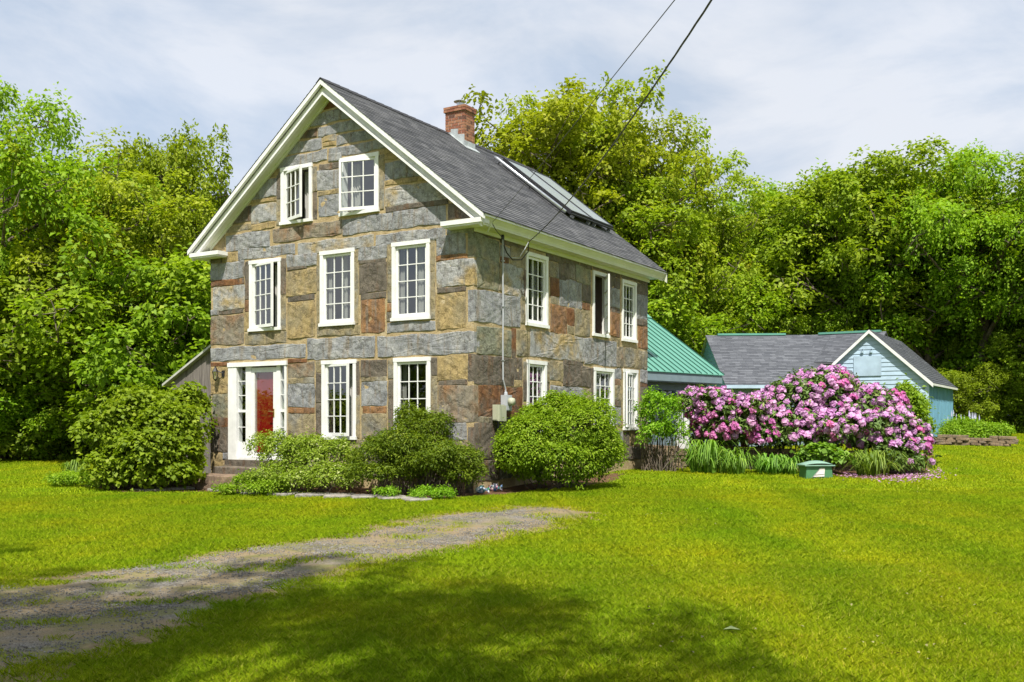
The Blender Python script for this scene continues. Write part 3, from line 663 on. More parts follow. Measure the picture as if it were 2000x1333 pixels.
for i in range(n):
    a = x0r + (x1r - x0r) * i / n; b = x0r + (x1r - x0r) * (i + 1) / n + .02; c = hz(RIDGE)
    for s in (-1, 1): rc.add([(a, W_ / 2, c + .012), (b, W_ / 2, c + .022), (b, W_ / 2 + s * .13, c - .13 * SLOPE + .012), (a, W_ / 2 + s * .13, c - .13 * SLOPE + .002)], [(0, 1, 2, 3)])
rc.build('ridge_cap', plain('ridge_shingle', (.03, .03, .034), .8), roof_o)
def slant(m, ya, yb, top, bot, xa, xb):      # a board following the rake between two y positions
    for s, e in ((ya, yb),):
        za, zb = roof_v(s), roof_v(e)
        m.hexa([(xa, s, hz(za - bot)), (xb, s, hz(za - bot)), (xb, e, hz(zb - bot)), (xa, e, hz(zb - bot)), (xa, s, hz(za - top)), (xb, s, hz(za - top)), (xb, e, hz(zb - top)), (xa, e, hz(zb - top))])
for sgn, ya in ((1, yr), (-1, yl)):
    for xin in (0,):
        m = MB(); slant(m, ya, W_ / 2, .03, .135, -RAKE_O + .012, -RAKE_O + .08); m.build('rake_crown', WHITE, roof_o)
        m = MB(); slant(m, ya + sgn * .06, W_ / 2, .137, .285, -RAKE_O + .115, -RAKE_O + .14); m.build('rake_fascia', WHITE, roof_o)
        m = MB(); slant(m, ya + sgn * .1, W_ / 2, .287, .345, -RAKE_O + .07, -RAKE_O + .15); m.build('rake_bed_moulding', WHITE, roof_o)
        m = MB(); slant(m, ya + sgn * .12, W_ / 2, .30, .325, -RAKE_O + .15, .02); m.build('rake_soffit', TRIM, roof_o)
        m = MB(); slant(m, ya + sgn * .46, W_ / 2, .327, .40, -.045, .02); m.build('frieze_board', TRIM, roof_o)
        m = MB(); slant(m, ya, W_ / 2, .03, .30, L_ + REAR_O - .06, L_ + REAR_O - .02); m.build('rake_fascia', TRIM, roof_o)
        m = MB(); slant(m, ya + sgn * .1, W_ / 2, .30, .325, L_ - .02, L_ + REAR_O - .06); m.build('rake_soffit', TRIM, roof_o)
ev = roof_v(yr)
for s, yb in ((-1, 0.), (1, W_)):
    Y = lambda o: yb + s * o
    prof = [(EAVE_O - .015, ev - .035), (EAVE_O - .015, ev - .06), (EAVE_O - .05, ev - .10), (EAVE_O - .10, ev - .15), (EAVE_O - .115, ev - .19)]
    m = MB(); xa, xb = x0r + .03, x1r - .03
    for (o0, v0), (o1, v1) in zip(prof[:-1], prof[1:]):
        m.hexa([(xa, Y(o1 - .03), hz(v1)), (xb, Y(o1 - .03), hz(v1)), (xb, Y(o1), hz(v1)), (xa, Y(o1), hz(v1)), (xa, Y(o0 - .03), hz(v0)), (xb, Y(o0 - .03), hz(v0)), (xb, Y(o0), hz(v0)), (xa, Y(o0), hz(v0))])
    m.build('eave_crown', TRIM, roof_o)
    y0, y1 = sorted((Y(.055), Y(EAVE_O - .12)))
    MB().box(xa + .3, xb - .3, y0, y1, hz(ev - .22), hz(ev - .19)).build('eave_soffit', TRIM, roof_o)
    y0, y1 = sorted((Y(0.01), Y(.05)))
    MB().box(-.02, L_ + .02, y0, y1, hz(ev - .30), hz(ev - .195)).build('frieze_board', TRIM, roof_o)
    # boxed return on the gable
    y0, y1 = sorted((Y(EAVE_O - .06), Y(-.60)))
    m = MB(); m.box(-RAKE_O + .02, -.012, y0, y1, hz(ev - .19), hz(ev - .10)); m.box(-RAKE_O + .05, -.012, *sorted((Y(EAVE_O - .09), Y(-.57))), hz(ev - .225), hz(ev - .19)); m.build('eave_return', WHITE, roof_o)

# ---- chimney
ch = empty('chimney', (0, 0, 0)); ch.parent = house
CX0, CY0 = 4.55, 3.30; cw, cd = .60, .47          # near corner, width along y, depth along x
ctop = 8.13
MB().box(CX0 + .008, CX0 + cd - .008, CY0 + .008, CY0 + cw - .008, hz(6.6), hz(ctop - .02)).build('mortar_core', plain('chimney_mortar', (.42, .37, .33), .95), ch)
BM = [plain('brick_red', (.235, .095, .058), .9, .2, 20, .2, .4), plain('brick_orange', (.30, .145, .085), .9, .2, 20, .2, .4), plain('brick_dark', (.12, .06, .045), .9, .2, 20, .2, .4)]
bmesh_ = {}
def brick(cx, cy, cz, lx, ly):
    key = (round(lx, 3), round(ly, 3), RNG.choice([0, 0, 0, 1, 1, 2]))
    if key not in bmesh_: bmesh_[key] = MB().box(-lx / 2, lx / 2, -ly / 2, ly / 2, -.030, .030).mesh('brick'); bmesh_[key].materials.append(BM[key[2]])
    o = link('brick', bmesh_[key], None, ch); o.location = (cx, cy, cz)
cz = hz(6.72); i = 0
while cz < hz(ctop):
    cor = cz > hz(ctop - .155); e = .035 if cor else 0
    x0, x1, y0, y1 = CX0 - e, CX0 + cd + e, CY0 - e, CY0 + cw + e; w1, d1 = y1 - y0, x1 - x0; g = .013
    segs = [1, 1, 1] if i % 2 else [.5, 1, 1, .5]; tot = sum(segs); p = y0
    for s in segs:
        lw = (w1 - g * (len(segs) - 1)) * s / tot; brick(x0 + .045, p + lw / 2, cz, .09, lw); brick(x1 - .045, p + lw / 2, cz, .09, lw); p += lw + g
    segs = [.5, 1] if i % 2 else [1, .5]; tot = sum(segs); p = x0 + .09 + g; dd = d1 - .18 - 2 * g
    for s in segs:
        lw = (dd - g) * s / tot; brick(p + lw / 2, y0 + .045, cz, lw, .09); p += lw + g
    cz += .073; i += 1
fl = MB()
for k in range(3):   # stepped flashing on the front face, apron down the slope
    ya, yb = CY0 + .2 * k, CY0 + .2 * (k + 1) + .02; za = roof_v(ya); zb = roof_v(yb)
    fl.hexa([(CX0 - .012 - .003 * k, ya, hz(za) - .04), (CX0 - .002, ya, hz(za) - .04), (CX0 - .002, yb, hz(zb) - .04), (CX0 - .012 - .003 * k, yb, hz(zb) - .04), (CX0 - .012 - .003 * k, ya, hz(zb) + .12), (CX0 - .002, ya, hz(zb) + .12), (CX0 - .002, yb, hz(zb) + .14), (CX0 - .012 - .003 * k, yb, hz(zb) + .14)])
fl.box(CX0 - .01, CX0 + cd + .01, CY0 - .014, CY0 - .002, hz(roof_v(CY0)) - .05, hz(roof_v(CY0)) + .14)
ya = CY0 - .13; fl.hexa([(CX0 - .07, ya, hz(roof_v(ya)) + .0), (CX0 + cd + .07, ya, hz(roof_v(ya)) + .0), (CX0 + cd + .07, CY0 - .003, hz(roof_v(CY0)) + .0), (CX0 - .07, CY0 - .003, hz(roof_v(CY0)) + .0), (CX0 - .07, ya, hz(roof_v(ya)) + .016), (CX0 + cd + .07, ya, hz(roof_v(ya)) + .016), (CX0 + cd + .07, CY0 - .003, hz(roof_v(CY0)) + .016), (CX0 - .07, CY0 - .003, hz(roof_v(CY0)) + .016)])
ya, yb = CY0 - .12, W_ / 2; xa, xb = CX0 - .09, CX0 - .013
fl.hexa([(xa, ya, hz(roof_v(ya))), (xb, ya, hz(roof_v(ya))), (xb, yb, hz(RIDGE)), (xa, yb, hz(RIDGE)), (xa, ya, hz(roof_v(ya)) + .014), (xb, ya, hz(roof_v(ya)) + .014), (xb, yb, hz(RIDGE) + .014), (xa, yb, hz(RIDGE) + .014)])
fl.build('flashing', LEAD, ch)
pc = (CX0 + cd / 2, CY0 + cw / 2, hz(ctop))
m = MB(); m.lathe([(.0, .03), (.24, .03), (.26, 0)], pc, 4); m.build('mortar_crown', plain('crown_mortar', (.4, .38, .35), .9), ch)
m = MB(); m.lathe([(.085, 0), (.085, .15), (.078, .15), (.078, 0)], pc, 20); m.lathe([(.0, .245), (.06, .235), (.165, .185), (.16, .18), (.0, .215)], pc, 24)
for t in range(4):
    a = t * math.pi / 2 + .5; m.tube([(pc[0] + .082 * math.cos(a), pc[1] + .082 * math.sin(a), pc[2] + .12), (pc[0] + .1 * math.cos(a), pc[1] + .1 * math.sin(a), pc[2] + .21)], .006, 5)
m.build('flue_cap', STEEL, ch, False)

# ---- lantern, meter, conduits, solar collectors (each fixed to the house but liftable)
def houseplace(name, lx, ly, v, label, cat, group=None):
    p = CC + rv * lx + lv * ly; o = empty(name, (p[0], p[1], v + CAMH), TH); return tag(o, label, cat, group)
def lantern_lamp():
    u = Fu(429.5); v = Fv(429.5, 735)
    o = houseplace('wall_lantern', 0, u, v, 'small black carriage lantern on the wall left of the red door', 'lantern')
    m = MB(); m.box(-.03, .02, -.17, -.09, -.02, .13); m.tube([(-.03, -.13, .06), (-.09, -.07, .1), (-.13, 0, .13)], .012, 6); m.build('bracket', BLACK, o)
    m = MB(); m.lathe([(.0, .24), (.012, .235), (.014, .20), (.03, .19), (.05, .15), (.075, .115), (.082, .10), (.0, .10)], (-.14, 0, 0), 6); m.lathe([(.0, -.13), (.018, -.12), (.03, -.095), (.05, -.08), (.0, -.075)], (-.14, 0, 0), 6)
    for k in range(6):
        a = k * math.pi / 3; m.tube([(-.14 + .045 * math.cos(a), .045 * math.sin(a), -.08), (-.14 + .072 * math.cos(a), .072 * math.sin(a), .105)], .006, 5)
    m.build('cage', BLACK, o)
    m = MB(); m.lathe([(.043, -.08), (.068, .1)], (-.14, 0, 0), 6); m.build('glass_shade', GLASS, o)
    m = MB(); m.lathe([(.0, .06), (.012, .04), (.014, -.02), (.018, -.07)], (-.14, 0, 0), 8); m.build('bulb_holder', plain('candle_sleeve', (.5, .45, .3), .6), o)
lantern_lamp()
GREYB = plain('meter_grey', (.36, .375, .40), .45, .05, 5, .4, .05)
TANB = plain('box_beige', (.36, .37, .27), .5, .05, 5, .4, .05)
def meter():
    u = Ru(982); v = Rv(982, 803)
    o = houseplace('electric_meter', u, -.02, v, 'grey electric meter box with round dial on the shaded side wall', 'meter')
    m = MB(); m.box(-.13, .11, -.14, -.012, .0, .33); m.box(-.11, .09, -.15, -.13, .02, .31); m.build('cabinet', GREYB, o)
    m = MB()
    for q in range(20):
        pass
    m.lathe([(.0, 0), (.085, 0), (.085, .06), (.075, .1), (.0, .11)], (0, 0, 0), 20); d = m.build('meter_dial', TANB, o, True); d.rotation_euler = (math.pi / 2, 0, 0); d.location = (.0, -.15, .19)
    MB().tube([(-.01, -.06, .33), (-.01, -.06, .38), (-.01, -.06, .4)], [.04, .035, .028], 10).build('conduit_hub', GREYB, o)
    o2 = houseplace('utility_box', Ru(966.5), -.02, Rv(966, 822), 'beige plastic utility box beside the grey meter', 'utility box')
    m = MB(); m.box(-.14, .13, -.13, -.012, .0, .33); m.box(-.12, .15, -.17, -.13, -.01, .31); m.build('cover', TANB, o2)
    m = MB(); m.box(-.15, -.12, -.12, -.02, .02, .31); m.build('hinge_side', TANB, o2)
    MB().tube([(.0, -.07, .0), (.0, -.07, -.2), (.03, -.06, -.6)], .035, 8).build('cable_duct', BLACK, o2)
    c = houseplace('conduit', Ru(977), -.02, Rv(982, 803) + .4, 'thin grey vertical conduit rising from the meter to the eave', 'conduit')
    top = Rv(975, 466) - (Rv(982, 803) + .4)
    uo = Ru(982) - .01 - Ru(977)
    MB().tube([(uo, -.055, -.005), (uo, -.055, .05), (0, -.05, .25), (-.01, -.05, 1.0), (0, -.05, top * .5), (-.015, -.05, top - .02)], .017, 8).build('pipe', GREYB, c)
    m = MB()
    for k in (.2, .55, .85): m.box(-.03, .03, -.075, -.015, top * k, top * k + .02)
    m.build('strap', STEEL, c)
    m = MB(); m.lathe([(.018, 0), (.035, .0), (.035, .08), (.02, .12), (0, .12)], (-.015, -.05, top - .03), 10); m.build('weatherhead', BLACK, c)
meter()
def onroof(name, x, y, v):
    o = empty(name, (x, y, hz(v))); o.parent = house; return o
def solar():
    zoff = .15
    for k, (xa, xb) in enumerate(((5.78, 6.98), (7.02, 8.22))):
        ya, yb = .94, 2.98
        o = onroof('solar_panel', xa, ya, roof_v(ya) + .03)
        def fr(u, d, s): return (u, s * cs + -d * sn, s * sn + d * cs)
        Ls = (yb - ya) / cs; Wd = xb - xa
        m = MB()
        for a, b, c, e in ((0, .04, 0, Ls), (Wd - .04, Wd, 0, Ls), (.04, Wd - .04, 0, .04), (.04, Wd - .04, Ls - .04, Ls)): m.box(a, b, .06, .17, c, e, fr)
        m.build('frame', BLACK, o)
        MB().box(.04, Wd - .04, .07, .155, .04, Ls - .04, fr).build('absorber_glass', SOLAR, o)
        m = MB()
        for a in (.15, Wd - .15):
            for s in (.0, Ls - .1): m.box(a - .02, a + .02, -.005, .06, s - .06, s + .04, fr)
        m.build('bracket', STEEL, o)
        MB().tube([fr(-.02, .1, -.03), fr(Wd + .02, .1, -.03)], .02, 8).build('manifold', BLACK, o)
    o = onroof('solar_supply_pipe', 5.55, .95, roof_v(.95))
    def fr(s, d, u=0): return (u, s * cs - d * sn, s * sn + d * cs)
    MB().tube([fr(.02, .1), fr(2.62, .1), fr(2.7, .08)], .045, 12).build('pipe_jacket', STEEL, o, True)
    m = MB()
    for s in (.15, 1.3, 2.5): m.tube([fr(s, -.01), fr(s, .06)], .015, 6)
    m.build('bracket', BLACK, o)
SOLAR = plain('solar_glass_sky_sheen', (.25, .28, .30), .22, .05, 2, 1.0, .0)  # base colour lightened to paint in the reflected pale sky
solar()

# ---- grey lean-to on the left
leanto = houseplace('lean_to_shed', 1.0, W_, -1.4, 'weathered grey board lean-to against the left wall of the stone house', 'shed')
for i in range(9):
    a, b = i * .29, i * .29 + .278; ta = 3.80 - .53 * a; tb = 3.80 - .53 * b
    j = RNG.uniform(-.006, .006)
    MB().hexa([(j, a, -.2), (.03 + j, a, -.2), (.03 + j, b, -.2), (j, b, -.2), (j, a, ta), (.03 + j, a, ta), (.03 + j, b, tb), (j, b, tb)]).build('board', WOODG, leanto)
m = MB(); m.hexa([(-.12, -.02, 3.82), (4.5, -.02, 3.82), (4.5, 2.8, 3.82 - .53 * 2.82), (-.12, 2.8, 3.82 - .53 * 2.82), (-.12, -.02, 3.88), (4.5, -.02, 3.88), (4.5, 2.8, 3.88 - .53 * 2.82), (-.12, 2.8, 3.88 - .53 * 2.82)]); m.build('roof', plain('pale_roof_edge', (.42, .42, .38), .7), leanto)
MB().box(.04, 4.4, 2.5, 2.58, -.2, 2.4).build('side_wall', WOODG, leanto)

# ---- green roofed sunroom
P1 = np.array([at(1266, 27.4), 27.4]); P2 = np.array([at(1414.6, 30.1), 30.1]); ev_s = 1.405
ed = (P2 - P1) / np.linalg.norm(P2 - P1); up_ = np.array([-ed[1], ed[0]])
if up_[1] < 0: up_ = -up_
SL = np.linalg.norm(P2 - P1); RUNW, RZ = 2.89, 3.41
ang_s = math.atan2(ed[1], ed[0])
gs = float(ground(P2[0], P2[1])) - .05
sun_room = tag(empty('sunroom', (P2[0], P2[1], gs), ang_s), 'low blue-grey sunroom with green standing seam metal roof behind the stone house', 'sunroom')
sz = lambda v: v + CAMH - gs
# local: x along the eave (0 at the far right corner, negative to the left), y away from the viewer
rs_ = (RZ - ev_s) / RUNW
pw = .30; nP = 19
for i in range(nP):
    a, b = -(i + 1) * pw, -i * pw - .004
    MB().hexa([(a, -.0, sz(ev_s) - .02), (b, 0, sz(ev_s) - .02), (b, RUNW, sz(RZ) - .02), (a, RUNW, sz(RZ) - .02), (a, 0, sz(ev_s)), (b, 0, sz(ev_s)), (b, RUNW, sz(RZ)), (a, RUNW, sz(RZ))]).build('roof_panel', GREENM, sun_room)
    MB().hexa([(b - .012, 0, sz(ev_s)), (b + .014, 0, sz(ev_s)), (b + .012, RUNW, sz(RZ)), (b - .006, RUNW, sz(RZ)), (b - .006, 0, sz(ev_s) + .03), (b + .012, 0, sz(ev_s) + .03), (b + .012, RUNW, sz(RZ) + .03), (b - .006, RUNW, sz(RZ) + .03)]).build('roof_seam', GREENS, sun_room)
XL = -nP * pw
MB().hexa([(XL, RUNW, sz(RZ) - .02), (0, RUNW, sz(RZ) - .02), (0, 2 * RUNW, sz(ev_s) - .02), (XL, 2 * RUNW, sz(ev_s) - .02), (XL, RUNW, sz(RZ)), (0, RUNW, sz(RZ)), (0, 2 * RUNW, sz(ev_s)), (XL, 2 * RUNW, sz(ev_s))]).build('rear_roof', GREENM, sun_room)
MB().add([(XL, RUNW - .18, sz(RZ) - .08), (.03, RUNW - .18, sz(RZ) - .08), (.03, RUNW, sz(RZ) + .06), (XL, RUNW, sz(RZ) + .06), (.03, RUNW + .18, sz(RZ) - .08), (XL, RUNW + .18, sz(RZ) - .08)], [(0, 1, 2, 3), (3, 2, 4, 5)]).build('ridge_cap', GREENM, sun_room)
MB().box(XL, -.06, .03, .06, sz(ev_s) - .26, sz(ev_s) - .03).build('fascia', BLUEG, sun_room)
MB().box(XL, -.10, .06, .42, sz(ev_s) - .29, sz(ev_s) - .26).build('soffit', BLUEG, sun_room)
wy = .42
MB().box(XL, -.3, wy, wy + .1, sz(ev_s) - .5, sz(ev_s) - .285).build('header', BLUEG, sun_room)
MB().box(XL, -1.9, wy, wy + .1, -.1, sz(-.35)).build('knee_wall', BLUEG, sun_room)
MB().box(-1.25, -.3, wy, wy + .1, -.1, sz(ev_s) - .501).build('wall_panel', BLUEG, sun_room)
MB().prism([(.43, -.1), (2 * RUNW - .4, -.1), (2 * RUNW - .4, sz(ev_s) - .3), (RUNW, sz(RZ) - .1), (.43, sz(ev_s) - .3)], -.36, -.30, lambda u, d, v: (d, u, v)).build('end_wall', BLUEG, sun_room)
x = -1.9; k = 0
while x > XL + .3:
    wd = .62
    m = MB(); m.box(x - .06, x, wy - .01, wy + .1, sz(-.35), sz(ev_s) - .5); po = m.build('window_post', BLUEG, sun_room)
    MB().add([(x - wd, wy + .05, sz(-.35)), (x - .06, wy + .05, sz(-.35)), (x - .06, wy + .05, sz(ev_s) - .5), (x - wd, wy + .05, sz(ev_s) - .5)], [(0, 1, 2, 3)]).build('pane', GLASS, sun_room)
    MB().add([(x - wd, wy + .16, sz(.55)), (x - .06, wy + .16, sz(.55)), (x - .06, wy + .2, sz(ev_s) - .45), (x - wd, wy + .2, sz(ev_s) - .45)], [(0, 1, 2, 3)]).build('blind', CURT, sun_room)
    x -= wd; k += 1
m = MB(); m.box(-1.9, -1.82, wy - .02, wy + .1, -.1, sz(ev_s) - .5); m.box(-1.33, -1.25, wy - .02, wy + .1, -.1, sz(ev_s) - .5); m.box(-1.82, -1.33, wy, wy + .1, sz(.85), sz(ev_s) - .5)
dm = m.build('door_frame', WHITE, sun_room)
m = MB(); m.box(-1.82, -1.72, wy + .02, wy + .06, .05, sz(.85)); m.box(-1.43, -1.33, wy + .02, wy + .06, .05, sz(.85)); m.box(-1.72, -1.43, wy + .02, wy + .06, .05, .7)
m.box(-1.72, -1.43, wy + .02, wy + .06, sz(.75), sz(.85))
for q in (-1.63, -1.53): m.box(q - .012, q + .012, wy + .025, wy + .055, .7, sz(.75))
dd = m.build('door', WHITE, sun_room)
MB().add([(-1.72, wy + .04, .7), (-1.43, wy + .04, .7), (-1.43, wy + .04, sz(.75)), (-1.72, wy + .04, sz(.75))], [(0, 1, 2, 3)]).build('pane', GLASS, dd)
MB().box(XL, -.4, 2.3, 2.4, -.1, sz(1.2)).build('inner_wall', DARK, sun_room)
pL = P2 + ed * (-2.05) + up_ * wy
o = tag(empty('porch_lamp', (pL[0], pL[1], .72 + CAMH), ang_s), 'small black wall lamp beside the white sunroom door', 'lamp')
m = MB(); m.box(-.05, .05, -.03, -.012, -.06, .1); m.tube([(0, -.03, .06), (0, -.12, .1), (0, -.14, .06)], .012, 6); m.build('bracket', BLACK, o)
m = MB(); m.lathe([(0, .06), (.06, .03), (.05, .02), (.045, -.1), (0, -.12)], (0, -.14, 0), 8); m.build('shade', BLACK, o)

# ---- blue outbuilding: gable barn and the shingled wing
barn_p = np.array([at(1699, 37.5), 37.5])
gb = float(ground(barn_p[0], barn_p[1])) - .1
barn = tag(empty('blue_barn', (barn_p[0], barn_p[1], gb), TH), 'small pale blue clapboard barn with front gable behind the pink rhododendron', 'barn')
bz = lambda v: v + CAMH - gb
BR, BHW = 3.46, 2.22; BSL = (824 - 644) * 37.5 / FPX - (824 - 748) * 36.4 / FPX
bsl = BSL / BHW; beave = BR - bsl * BHW; BL = 6.2
# local x = depth, y = to the left; gable front plane x=0 (outward -x)
HWW = BHW - .18
zc = -.05; i = 0; ex = .165
while zc < bz(BR) - .15:
    h0, h1 = zc, zc + ex - .004
    yy0 = min(HWW, (bz(BR) - .12 - h0) / bsl); yy1 = min(HWW, max(.02, (bz(BR) - .12 - h1) / bsl))
    if yy0 > .05:
        MB().add([(-.028, -yy0, h0), (-.028, yy0, h0), (-.008, yy1, h1), (-.008, -yy1, h1), (.01, -yy0, h0), (.01, yy0, h0), (.01, yy1, h1), (.01, -yy1, h1)], [(0, 3, 2, 1), (0, 1, 5, 4), (3, 7, 6, 2), (0, 4, 7, 3), (1, 2, 6, 5)]).build('clapboard', BLUE, barn)
    zc += ex; i += 1
MB().prism([(-HWW, -.1), (HWW, -.1), (HWW, bz(BR) - .13 - bsl * HWW), (0, bz(BR) - .13), (-HWW, bz(BR) - .13 - bsl * HWW)], -.1, -.012, lambda u, d, v: (-d, u, v)).build('gable_wall', BLUE, barn)
MB().box(.1, BL, -HWW, -HWW + .08, -.1, bz(beave) + .1).build('side_wall', BLUED, barn)
MB().box(.1, BL, HWW - .08, HWW, -.1, bz(beave) + .1).build('side_wall', BLUED, barn)
k = .06
while k < BL:
    MB().box(k, k + .07, -HWW - .028, -HWW - .002, -.1, bz(beave) + .06).build('batten', BLUED, barn); k += .36
MB().box(-.034, -.03 + .1, -HWW - .03, -HWW + .09, -.1, bz(beave) + .05).build('corner_board', BLUE, barn)
bc = 1 / math.hypot(1, bsl); bs = bsl * bc; bSL = (BHW + .0) / bc
m = MB()
for s in (-1, 1):
    m.hexa([(-.16, s * BHW, bz(beave) - .06), (BL + .15, s * BHW, bz(beave) - .06), (BL + .15, 0, bz(BR) - .06), (-.16, 0, bz(BR) - .06), (-.16, s * BHW, bz(beave) - .02), (BL + .15, s * BHW, bz(beave) - .02), (BL + .15, 0, bz(BR) - .02), (-.16, 0, bz(BR) - .02)])
broof = m.build('roof', WHITE, barn)
for s in (-1, 1): shingle_roof('shingles', (-.18, 0, bz(BR) - .015), (1, 0, 0), (0, s * bc, -bs), BL + .35, bSL, (0, s * bs, bc), .15, .2, SHINGB, broof, 11 + s, .01)
for s in (-1, 1):
    m = MB()
    m.hexa([(-.19, s * (BHW + .02), bz(beave) - .17), (-.162, s * (BHW + .02), bz(beave) - .17), (-.162, 0, bz(BR) - .15), (-.19, 0, bz(BR) - .15), (-.19, s * (BHW + .02), bz(beave) - .02), (-.162, s * (BHW + .02), bz(beave) - .02), (-.162, 0, bz(BR) - .02), (-.19, 0, bz(BR) - .02)]); m.build('rake_board', WHITE, broof)
    m = MB(); m.box(-.16, BL + .15, *sorted((s * (BHW - .01), s * (BHW + .015))), bz(beave) - .1, bz(beave) - .02); m.build('eave_board', WHITE, broof)
MB().box(-.055, -.03, -.42, .58, bz(1.72), bz(2.47)).build('hatch', BLUE, barn)
for y in (-.06, .26):
    pf = barn_p - rv * .03 + lv * y
    o = tag(empty('floodlight', (pf[0], pf[1], 2.62 + CAMH), TH), 'small floodlight above the gable hatch of the blue barn, ' + ('right one' if y < 0 else 'left one'), 'floodlight', 'floodlights on the blue gable')
    m = MB(); m.lathe([(.02, 0), (.05, .03), (.055, .1), (0, .1)], (-.05, 0, -.06), 10); m.build('lamp_head', BLUE, o); MB().tube([(.0, 0, .1), (-.05, 0, .09), (-.05, 0, .02)], .014, 6).build('arm', BLACK, o)
# the wing at a slight angle
WA = np.array([at(1588, 41.5), 41.5]); aw = math.radians(-2.5)
wd_ = np.array([math.cos(aw), math.sin(aw)]); wf = np.array([-wd_[1], wd_[0]])
gw = float(ground(WA[0], WA[1])) - .1
wing = tag(empty('blue_wing', (WA[0], WA[1], gw), aw), 'long low blue outbuilding with grey shingle roof and green ridge caps', 'outbuilding')
wz = lambda v: v + CAMH - gw
WRZ, WEV, WRUN = 3.62, 1.37, 4.9; WLEN = 4.42
wsl = (WRZ - WEV) / WRUN; wc = 1 / math.hypot(1, wsl); ws = wsl * wc
m = MB()
for s in (-1, 1):
    e0 = wz(WEV) if s < 0 else wz(WRZ - wsl * 3); yy = s * (WRUN if s < 0 else 3)
    m.hexa([(-WLEN, yy, e0 - .07), (.5, yy, e0 - .07), (.5, 0, wz(WRZ) - .07), (-WLEN, 0, wz(WRZ) - .07), (-WLEN, yy, e0 - .02), (.5, yy, e0 - .02), (.5, 0, wz(WRZ) - .02), (-WLEN, 0, wz(WRZ) - .02)])
wroof = m.build('roof', BLUE, wing)
shingle_roof('shingles', (-WLEN - .02, 0, wz(WRZ) - .015), (1, 0, 0), (0, -wc, -ws), WLEN + .54, WRUN / wc, (0, -ws, wc), .17, .27, SHINGB, wroof, 21, .014)
MB().prism([(-WRUN + .35, -.1), (2.8, -.1), (2.8, wz(WRZ) - .2 - wsl * 2.8), (0, wz(WRZ) - .1), (-WRUN + .35, wz(WEV) + .04)], -WLEN + .10, -WLEN + .2, lambda u, d, v: (d, u, v)).build('end_wall', BLUE, wing)
for i in range(14):
    z0 = wz(WRZ) - .15 - i * .17; 
    if z0 < .3: break
    ya = -min(WRUN - .35, (wz(WRZ) - .1 - z0) / wsl); yb = min(2.8, (wz(WRZ) - .1 - z0) / wsl)
    MB().box(-WLEN + .075, -WLEN + .098, ya, yb, z0 - .165, z0).build('clapboard', BLUEW, wing)
MB().box(-WLEN + .1, .4, -WRUN + .35, -WRUN + .45, -.1, wz(WEV) + .0).build('front_wall', BLUEG, wing)
MB().box(-WLEN, .5, -WRUN - .02, -WRUN + .02, wz(WEV) - .14, wz(WEV) - .025).build('eave_board', BLUE, wing)
MB().box(-3.95, -1.15, -.14, .14, wz(WRZ) - .03, wz(WRZ) + .05).build('ridge_cap', GREENM, wing)
# second part, square to the barn
wing2 = tag(empty('barn_link', (WA[0], WA[1], gw), TH), 'grey shingled roof section joining the blue wing to the gable barn', 'outbuilding')
L2, R2 = -2.9, 2.92
m = MB(); z0, zr = wz(WRZ) - wsl * R2, wz(WRZ) + .01
m.hexa([(-R2, L2, z0 - .07), (-R2, -.8, z0 - .07), (0, -.8, zr - .07), (0, L2, zr - .07), (-R2, L2, z0 - .02), (-R2, -.8, z0 - .02), (0, -.8, zr - .02), (0, L2, zr - .02)])
m.hexa([(R2, L2, z0 - .07), (R2, .1, z0 - .07), (0, .1, zr - .07), (0, L2, zr - .07), (R2, L2, z0 - .02), (R2, .1, z0 - .02), (0, .1, zr - .02), (0, L2, zr - .02)]); r2 = m.build('roof', DECK, wing2)
shingle_roof('shingles', (0, L2, zr - .015), (0, 1, 0), (-wc, 0, -ws), -L2 - .8, R2 / wc, (-ws, 0, wc), .17, .27, SHINGB, r2, 22, .014)
ze = wz(WRZ) - wsl * WRUN
MB().hexa([(-WRUN, -.78, ze - .08), (-WRUN, .45, ze - .08), (0, .45, zr - .08), (0, -.78, zr - .08), (-WRUN, -.78, ze - .03), (-WRUN, .45, ze - .03), (0, .45, zr - .03), (0, -.78, zr - .03)]).build('roof', DECK, wing2)
shingle_roof('shingles', (0, -.79, zr - .022), (0, 1, 0), (-wc, 0, -ws), 1.25, WRUN / wc, (-ws, 0, wc), .17, .27, SHINGB, r2, 23, .014)
MB().box(-.14, .14, L2 + .2, -.25, zr - .03, zr + .05).build('ridge_cap', GREENM, wing2)
MB().box(-R2 + .3, R2 - .3, L2, .05, -.1, z0 + .05).build('wall', BLUEG, wing2)

# ------------------------------------------------------------------ steps, path, dry stone walls
def slab(name, cx, cy, sx, sy, z0, z1, rz, mat, seed, parent=None):
    rg = random.Random(seed); n = 18; pts = []
    for i in range(n):
        t = 2 * math.pi * i / n; c, s = math.cos(t), math.sin(t); k = 1 / max(abs(c), abs(s)) ** .8
        pts.append((c * k * sx / 2 * rg.uniform(.94, 1.04), s * k * sy / 2 * rg.uniform(.94, 1.04)))
    m = MB(); b = .02; V = [(x, y, 0) for x, y in pts] + [(x, y, (z1 - z0) - b * rg.uniform(.6, 1.2)) for x, y in pts] + [(x * .96, y * .94, z1 - z0 + rg.uniform(-.006, .004)) for x, y in pts] + [(0, 0, z1 - z0)]
    F = []
    for k in range(2):
        for i in range(n): F.append((k * n + i, k * n + (i + 1) % n, (k + 1) * n + (i + 1) % n, (k + 1) * n + i))
    F += [(2 * n + i, 2 * n + (i + 1) % n, 3 * n) for i in range(n)] + [tuple(range(n))[::-1]]
    o = m.add(V, F).build(name, mat, parent); o.location = (cx, cy, z0); o.rotation_euler = (0, 0, rz); return o
dc = CC + lv * ((D0 + D1) / 2)
p = dc - rv * .32
